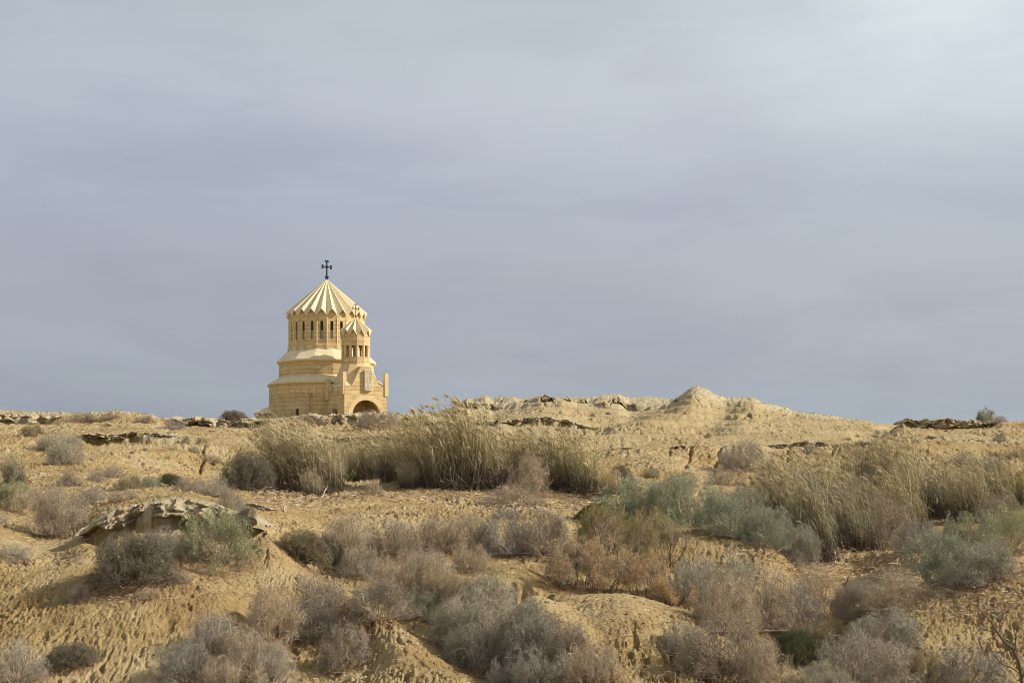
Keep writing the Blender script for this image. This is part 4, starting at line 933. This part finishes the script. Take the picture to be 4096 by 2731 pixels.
mains = [through([(4090, 2800), (4086, 2700), (4074, 2640), (4050, 2590), (4020, 2570), (3985, 2520), (3960, 2480), (3930, 2450), (3905, 2425)], .034, .006),
         through([(4074, 2640), (4060, 2575), (4020, 2555, .2), (3990, 2530, .2), (3950, 2520, .2), (3915, 2505, .3), (3885, 2480, .3)], .016, .004),
         through([(4060, 2600), (4062, 2555, -.2), (4066, 2520, -.2), (4080, 2480, -.3)], .012, .003),
         through([(4086, 2700), (4050, 2670, .3), (4010, 2655, .3), (3985, 2630, .3), (3965, 2600, .4), (3945, 2560, .4)], .014, .003),
         through([(4050, 2590), (4005, 2610, .1), (3960, 2600, .1), (3925, 2600, .1)], .009, .003), through([(3985, 2520), (4000, 2490), (4008, 2460), (4015, 2440)], .008, .002),
         through([(4086, 2720), (4110, 2660, -.2), (4120, 2600, -.2), (4116, 2540, -.2)], .016, .004)]
tw = []
for pts, r0, r1 in list(limbs):
    for k in range(9):
        i = trnd.randrange(1, len(pts)-1); q = Vector(pts[i]); nx_ = Vector(pts[i+1])-q
        path, d = wander(q, nx_.normalized()+Vector((trnd.gauss(0, .7), trnd.gauss(0, .6), trnd.gauss(.1, .6))), trnd.uniform(.10, .28), 5, .18); tw.append((path, .004, .0012))
        for kk in range(3):
            path2, _ = wander(path[trnd.randrange(1, 5)], d+Vector((trnd.gauss(0, .8), trnd.gauss(0, .6), trnd.gauss(0, .8))), trnd.uniform(.05, .13), 3, .2); tw.append((path2, .0022, .0008))
tree = empty('bare_tree', base); tag(tree, 'leafless dark branched little tree in the bottom right corner', 'tree')
t1 = tube_tree('trunk', limbs, M_limb, base, None, None); t1.parent = tree; t1.location = (0, 0, 0)
t2 = tube_tree('twigs', tw, M_limb, base, None, None); t2.parent = tree; t2.location = (0, 0, 0)
def branch(pxs, r, label, mat=M_pale, lift=.02, name='dead_branch', sub=5):
    pts = []
    for q in pxs:
        p = hit(q[0], q[1]); pts.append((p.x, p.y, p.z+lift+(q[2] if len(q) > 2 else 0)))
    P = np.array(pts); s = np.linspace(0, len(P)-1, len(P)*4); Q_ = np.stack([np.interp(s, range(len(P)), P[:, c]) for c in range(3)], -1); Q_ += np.random.RandomState(len(label)).normal(size=Q_.shape)*r*.5
    paths = [(Q_, r, r*.4)]
    for k in range(sub):
        i = trnd.randrange(1, len(Q_)-1); path, d = wander(Q_[i], (trnd.gauss(0, 1), trnd.gauss(0, .5), trnd.uniform(.1, .7)), r*trnd.uniform(10, 26), 4, .2); paths.append((path, r*.5, r*.2))
    o = tube_tree(name, paths, mat, pts[0], None, None); return tag(o, label, 'branch')
branch([(1140, 2050), (1135, 2035), (1152, 2020), (1180, 2022), (1212, 2020)], .022, 'pale crooked branch lying on the bare soil below the left reeds')
branch([(1290, 1992), (1318, 1960, .2), (1322, 1955, .25)], .018, 'straight pale stick leaning at the foot of the left reeds', sub=0)
branch([(1470, 1917), (1500, 1908), (1540, 1905)], .022, 'bleached branch at the foot of the reeds right of the vivid green bush')
branch([(2120, 2042), (2150, 2046), (2185, 2050)], .02, 'pale branch on the soil right of the low dead bush')
branch([(2350, 2015), (2400, 2014), (2440, 2016)], .018, 'long pale stick on the soil below the last reeds', sub=1)
branch([(1000, 2195), (1025, 2188), (1045, 2165, .05), (1055, 2145, .1)], .011, 'curved dark twig sticking up right of the speckled green bush', mat=M_limb, sub=4)
branch([(2270, 2640), (2295, 2650), (2312, 2640)], .010, 'small bleached twig on the bare spur at the bottom')
branch([(2990, 2215), (3015, 2235), (3000, 2250)], .016, 'dark gnarled root on the bare slope below the long green row', mat=M_limb)
branch([(3000, 2265), (3040, 2285), (3060, 2310)], .014, 'pale fallen branches below the dark gnarled root')
branch([(3770, 2330), (3700, 2350), (3680, 2338), (3730, 2325)], .014, 'bleached branches under the grey wiry undergrowth')
branch([(3345, 2265), (3342, 2245, .15), (3340, 2235, .28)], .03, 'short pale stump at the foot of the greenest reeds', sub=1, name='stump')
D0 = hit(3380, 2420).y
path = [pt(3377, 2430), (pt(3381, 2400)), pt(3383, 2370), pt(3380, 2345), pt(3388, 2325), pt(3394, 2305)]
st_ = tube_tree('upright_stick', [(path, .022, .013), ([pt(3380, 2345), pt(3374, 2335), pt(3371, 2328)], .009, .004), ([pt(3383, 2372), pt(3390, 2362)], .009, .004)], plain('mossy_dark_wood', (.10, .11, .055), .9), path[0], None, None); tag(st_, 'dark mossy stick standing upright among the dead bushes', 'stick')

B = bush
# --- skyline and upper slopes
B('fuzzy', 880, 986, 1642, 1684, 'dark green dome shaped bush on the skyline left of the church')
B('dead', 1425, 1575, 1642, 1716, 'dry brown bush on the ridge in front of the church arch')
B('leafy', 3922, 3984, 1636, 1690, 'pale green bush standing on the skyline at the far right')
B('lowdead', 3980, 4026, 1658, 1688, 'beige dry tuft against the skyline beside the pale green bush')
B('lowmauve', 655, 738, 1678, 1722, 'small grey bush tucked under the rim left of the dark skyline bush')
B('olive', 88, 162, 1698, 1746, 'small olive grey bush under the far left skyline rim')
B('wiry', 155, 300, 1716, 1800, 'tall grey green bush on the left slope, its upper crown')
B('wiry', 190, 315, 1775, 1862, 'lower crown of grey green growth below the tall bush on the left slope')
B('lowdead', 262, 372, 1652, 1690, 'dry low scrub on the rim left of the skyline hump')
B('lowdead', 400, 470, 1650, 1680, 'dry low scrub on the top of the left skyline hump')
B('lowdead', 540, 600, 1660, 1690, 'faint dry scrub right of the left skyline hump')
B('mauve', 750, 800, 1792, 1815, 'tiny grey shrub on the smooth slope under the white rim')
B('lowdead', 800, 880, 1818, 1850, 'small grey scrub on the pale outcrop left of the reeds')
B('lowdead', 1180, 1300, 1660, 1690, 'straw coloured scrub on the ridge below the church wall')
B('lowdead', 1560, 1690, 1678, 1712, 'low brown scrub right of the bush before the church arch')
# --- left middle ground
B('leafy', -25, 130, 1925, 2048, 'light green bush at the left edge below the small reed clump')
B('dead', 228, 312, 1882, 1952, 'grey brown upright shrub above the tangled bush on the left')
B('dead', 398, 488, 1858, 1912, 'round brown shrub at the foot of the left slope')
B('lowmauve', 350, 415, 1885, 1930, 'small grey shrub touching the round brown shrub')
B('olive', 462, 550, 1903, 1960, 'yellowish shrub right of the round brown shrub')
B('green', 560, 640, 1902, 1948, 'left part of the low dull green scrub behind the capped mound')
B('dark', 630, 725, 1898, 1946, 'darker green scrub in the middle of the row behind the capped mound')
B('lowdead', 700, 810, 1908, 1962, 'brown scrub in the row behind the capped mound, left of the paler one')
B('lowmauve', 780, 905, 1912, 1985, 'greyish scrub at the right end of the row behind the capped mound')
B('lowdead', 870, 960, 1950, 2035, 'wiry brown scrub behind the right shoulder of the capped mound')
B('mauve', 925, 1010, 1985, 2095, 'grey scrub trailing down the right shoulder of the capped mound')
B('lowmauve', 295, 412, 1955, 2018, 'purplish low scrub at the left end of the capped mound')
B('lowdead', 430, 540, 1960, 2005, 'dark low scrub lying on top of the pale crust')
B('dead', 95, 250, 1940, 2040, 'sparse brown bush behind the tangled bush on the left')
B('dead', 105, 318, 1985, 2150, 'big tangled brown bush left of the capped mound')
B('lowmauve', -15, 25, 2050, 2095, 'grey tuft cut by the left edge beside the tangled brown bush')
B('lowmauve', -10, 102, 2170, 2236, 'small grey bush at the left edge above the rilled slope')
# --- left foreground
B('mauve', 535, 758, 2118, 2270, 'pale grey mauve dead bush leaning on the right side of the big dark bush', dy=.35)
B('fuzzy', 365, 675, 2135, 2362, 'big dark fuzzy dome shaped bush on the rilled slope')
B('leafy', 745, 985, 2050, 2278, 'speckled light green bush right of the big dark bush')
B('dead', 268, 362, 2338, 2402, 'small heap of dead twigs below the big dark bush')
B('lowmauve', -35, 165, 2570, 2738, 'grey bush in the bottom left corner')
B('fuzzy', 190, 372, 2572, 2668, 'low dark bush on the rilled slope near the bottom left')
B('lowdead', 550, 628, 2352, 2392, 'small straw coloured tuft at the foot of the big dark bush')
B('lowdead', 680, 760, 2290, 2335, 'scatter of dry brown twigs right of the big dark bush')
# --- centre
B('fuzzy', 1092, 1300, 2132, 2258, 'dark fuzzy bush below the end of the left mound')
B('fuzzy', 1245, 1375, 2150, 2275, 'second dark fuzzy bush touching the first, further right')
B('dead', 1290, 1520, 2072, 2270, 'tall twiggy brown bush behind the two dark fuzzy bushes')
B('mauve', 1370, 1510, 2185, 2305, 'purplish dark based bush right of the two dark fuzzy bushes')
B('dead', 1480, 1670, 2090, 2250, 'sparse brown bush in the middle of the valley')
B('dead', 1655, 1850, 2070, 2215, 'brown bush left of the bright grey bush')
B('dead', 1800, 1965, 2050, 2205, 'warm grey bush between the brown bush and the bright grey one')
B('mauve', 1925, 2120, 2050, 2225, 'bright grey bush with a dark shadow at its left foot')
B('dead', 2070, 2292, 2062, 2240, 'large rounded pale brown bush left of the olive bush')
B('lowmauve', 1975, 2100, 2035, 2075, 'flat dark grey scrub behind the bright grey bush')
B('dead', 1815, 1955, 2185, 2295, 'small arching brown bush above the orange bank')
B('wiry', 1640, 1780, 2190, 2300, 'thin grey green shrub among brown bushes in the centre')
B('dead', 1500, 1700, 2230, 2390, 'loose brown bush downhill of the sparse one in the valley')
B('dead', 1640, 1840, 2250, 2420, 'brown bush with dark branches right above the grey green wiry bush')
B('dead', 1395, 1635, 2335, 2492, 'fan shaped brown bush with a dark hollow below it')
B('green', 1615, 1745, 2370, 2492, 'small upright grey green bush beside the fan shaped brown bush')
B('olive', 1730, 1900, 2310, 2440, 'olive green topped bush above the large wiry bush')
B('wiry', 1745, 2000, 2400, 2600, 'left half of the large wiry grey green thicket')
B('wiry', 1880, 2140, 2370, 2640, 'tall right half of the large wiry grey green thicket')
B('wiry', 2020, 2230, 2440, 2640, 'right flank of the large wiry grey green thicket, nearest the dome')
B('wiry', 1780, 1990, 2510, 2690, 'lower front of the large wiry grey green thicket')
B('wiry', 1850, 2060, 2330, 2470, 'upper end of the large wiry grey green thicket')
B('wiry', 1960, 2120, 2630, 2760, 'pale grey green bush at the bottom edge below the wiry thicket')
B('wiry', 2060, 2290, 2580, 2760, 'grey green bush at the bottom edge left of the bare spur')
B('dead', 1140, 1385, 2300, 2530, 'big brown bush on the lower slope, the upper one of the heap')
B('dead', 960, 1190, 2370, 2580, 'brown bush at the left side of the lower heap')
B('mauve', 1150, 1350, 2420, 2560, 'grey twigged bush in the lower heap')
B('mauve', 740, 930, 2480, 2650, 'greyish bush at the top left of the bottom thicket')
B('dead', 870, 1110, 2520, 2700, 'brown bush in the middle of the bottom thicket')
B('mauve', 640, 860, 2590, 2760, 'grey bush cut by the bottom edge, left in the thicket')
B('dead', 820, 1050, 2630, 2790, 'brown bush cut by the bottom edge, middle of the thicket')
B('mauve', 1000, 1160, 2600, 2760, 'grey brown bush cut by the bottom edge beside the rilled patch')
B('dead', 1290, 1465, 2480, 2680, 'feathery brown bush standing between two rilled patches')
B('lowdead', 2190, 2350, 2490, 2590, 'thin brown scrub on the left flank of the low dome')
# --- right centre
B('green', 2430, 2700, 1930, 2110, 'large grey green bush, the left one of the long row')
B('green', 2620, 2880, 1922, 2120, 'large grey green bush in the middle of the long row')
B('green', 2800, 3060, 1965, 2150, 'large grey green bush, third of the long row')
B('green', 2960, 3170, 2030, 2190, 'grey green bush at the right end of the long row')
B('wiry', 3070, 3260, 2110, 2260, 'dull wiry bush running downhill from the long green row')
B('dark', 2310, 2470, 2020, 2090, 'dark green low bush at the left end of the long green row')
B('olive', 2320, 2570, 2040, 2230, 'olive brown bush under the dark green one')
B('olive', 2530, 2740, 2080, 2290, 'olive bush with long dark slanting branches')
B('rust', 2200, 2400, 2160, 2375, 'orange rusty shrub, the left one')
B('rust', 2330, 2530, 2120, 2385, 'tallest orange rusty shrub with bare pale stems')
B('rust', 2500, 2670, 2200, 2400, 'orange rusty shrub mixed with bare grey twigs')
B('rust', 2620, 2770, 2310, 2430, 'low orange rusty shrub at the right end of the group')
B('wiry', 2700, 2860, 2230, 2420, 'greenish grey shrub right of the orange shrubs')
B('wiry', 2760, 3010, 2210, 2400, 'tall pale greenish bush at the top of the great brown heap')
B('dead', 2790, 3010, 2310, 2530, 'brown bush on the left of the great brown heap')
B('dead', 2900, 3160, 2300, 2540, 'warm brown bush in the middle of the great brown heap')
B('mauve', 3060, 3300, 2330, 2560, 'silvery grey bush at the right of the great brown heap')
B('dead', 3180, 3400, 2300, 2500, 'pale reddish bush above the silvery grey one')
B('dead', 2770, 3080, 2490, 2720, 'rounded reddish brown bush in front of the great brown heap')
B('mauve', 2660, 2790, 2480, 2610, 'low dark purple grey bush at the left foot of the great heap')
B('dead', 2980, 3170, 2560, 2780, 'brown bush at the bottom edge right of the rounded reddish one')
B('dead', 2270, 2490, 2590, 2770, 'large brown bush in the hollow below the low dome')
B('lowdead', 2700, 2840, 2600, 2700, 'short dry scrub in the brown hollow near the bottom')
B('mauve', 2900, 3072, 1772, 1885, 'round mauve dead bush on the bank below the far hill')
B('lowdead', 2835, 2968, 1872, 1945, 'thin grey scrub below the round mauve bush')
B('dead', 2955, 3105, 1925, 2045, 'brown bush in the shade left of the right hand reeds')
B('lowmauve', 3216, 3278, 1774, 1812, 'tiny grey bush under the track crust')
B('lowmauve', 3815, 3900, 1808, 1855, 'small brown bush in the middle of the right bank')
B('lowmauve', 3905, 4045, 1832, 1880, 'low dark bush on the right bank, the widest there')
B('lowmauve', 3968, 4022, 1746, 1768, 'tiny bush high on the right bank')
B('lowdead', 4020, 4110, 1790, 1830, 'dry scrub at the right edge of the bank')
B('fuzzy', 2442, 2535, 1868, 1948, 'small dark green bush at the right end of the middle reeds')
B('lowdead', 2578, 2638, 1868, 1908, 'small brown tuft on the pale slope')
B('lowdead', 2660, 2780, 1895, 1945, 'faint brown scrub on the pale slope above the long green row')
B('dead', 1892, 2100, 1790, 1960, 'mauve brown dead bush growing in front of the middle reeds', dy=-.2)
B('dead', 2040, 2190, 1830, 1990, 'brown dead bush between the reed clumps')
B('lowdead', 1920, 2180, 1935, 2025, 'dark low dead bush at the foot of the middle reeds')
B('fuzzy', 888, 1075, 1808, 1970, 'dark rounded bush at the left end of the reeds')
B('bright', 1376, 1450, 1876, 1924, 'small vivid green bush in the gap between the reeds')
B('lowmauve', 1320, 1390, 1810, 1910, 'purplish shrub in the gap between the reeds')
B('lowdead', 1466, 1525, 1922, 1980, 'small dry tuft on the bare soil before the reeds')
# --- right
B('dead', 3340, 3560, 1920, 2150, 'big pale brown dead bush smothering the right hand reeds')
B('dead', 3440, 3660, 1990, 2200, 'second big brown dead bush hanging over the dark hollow')
B('mauve', 3615, 3785, 2090, 2210, 'grey dead bush right of the dark hollow')
B('dead', 3935, 4120, 2000, 2130, 'reddish brown bush at the right edge behind the green one')
B('leafy', 3800, 4010, 2070, 2270, 'fresh light green bush at the right edge, its taller part')
B('leafy', 3950, 4150, 2040, 2230, 'fresh light green bush cut by the right edge')
B('green', 3660, 3860, 2140, 2330, 'grey green bush on the left of the fresh light green one')
B('wiry', 3800, 4060, 2190, 2340, 'grey wiry undergrowth below the fresh light green bush')
B('dead', 3480, 3700, 2290, 2440, 'dark hearted dead bush in the middle of the right foreground')
B('wiry', 3385, 3520, 2310, 2400, 'small greenish shrub beside the upright dark stick')
B('dead', 3330, 3480, 2370, 2480, 'brown twiggy bush at the foot of the dark stick')
B('wiry', 3420, 3680, 2450, 2640, 'large grey green bush near the bottom right')
B('olive', 3235, 3400, 2480, 2610, 'olive topped bush with a black shadow at its left')
B('dark', 3095, 3290, 2530, 2665, 'very dark bush beside the olive topped one')
B('mauve', 3290, 3530, 2540, 2740, 'mauve grey bush at the bottom between dark and green bushes')
B('wiry', 3200, 3400, 2660, 2780, 'pale grey green bush cut by the bottom edge on the right')
B('mauve', 3480, 3690, 2600, 2780, 'grey bush cut by the bottom edge under the grey green one')
B('olive', 3610, 3760, 2600, 2770, 'olive green bush cut by the bottom edge on the right')
B('mauve', 3740, 4010, 2590, 2770, 'broad mauve bush cut by the bottom edge near the bare tree')
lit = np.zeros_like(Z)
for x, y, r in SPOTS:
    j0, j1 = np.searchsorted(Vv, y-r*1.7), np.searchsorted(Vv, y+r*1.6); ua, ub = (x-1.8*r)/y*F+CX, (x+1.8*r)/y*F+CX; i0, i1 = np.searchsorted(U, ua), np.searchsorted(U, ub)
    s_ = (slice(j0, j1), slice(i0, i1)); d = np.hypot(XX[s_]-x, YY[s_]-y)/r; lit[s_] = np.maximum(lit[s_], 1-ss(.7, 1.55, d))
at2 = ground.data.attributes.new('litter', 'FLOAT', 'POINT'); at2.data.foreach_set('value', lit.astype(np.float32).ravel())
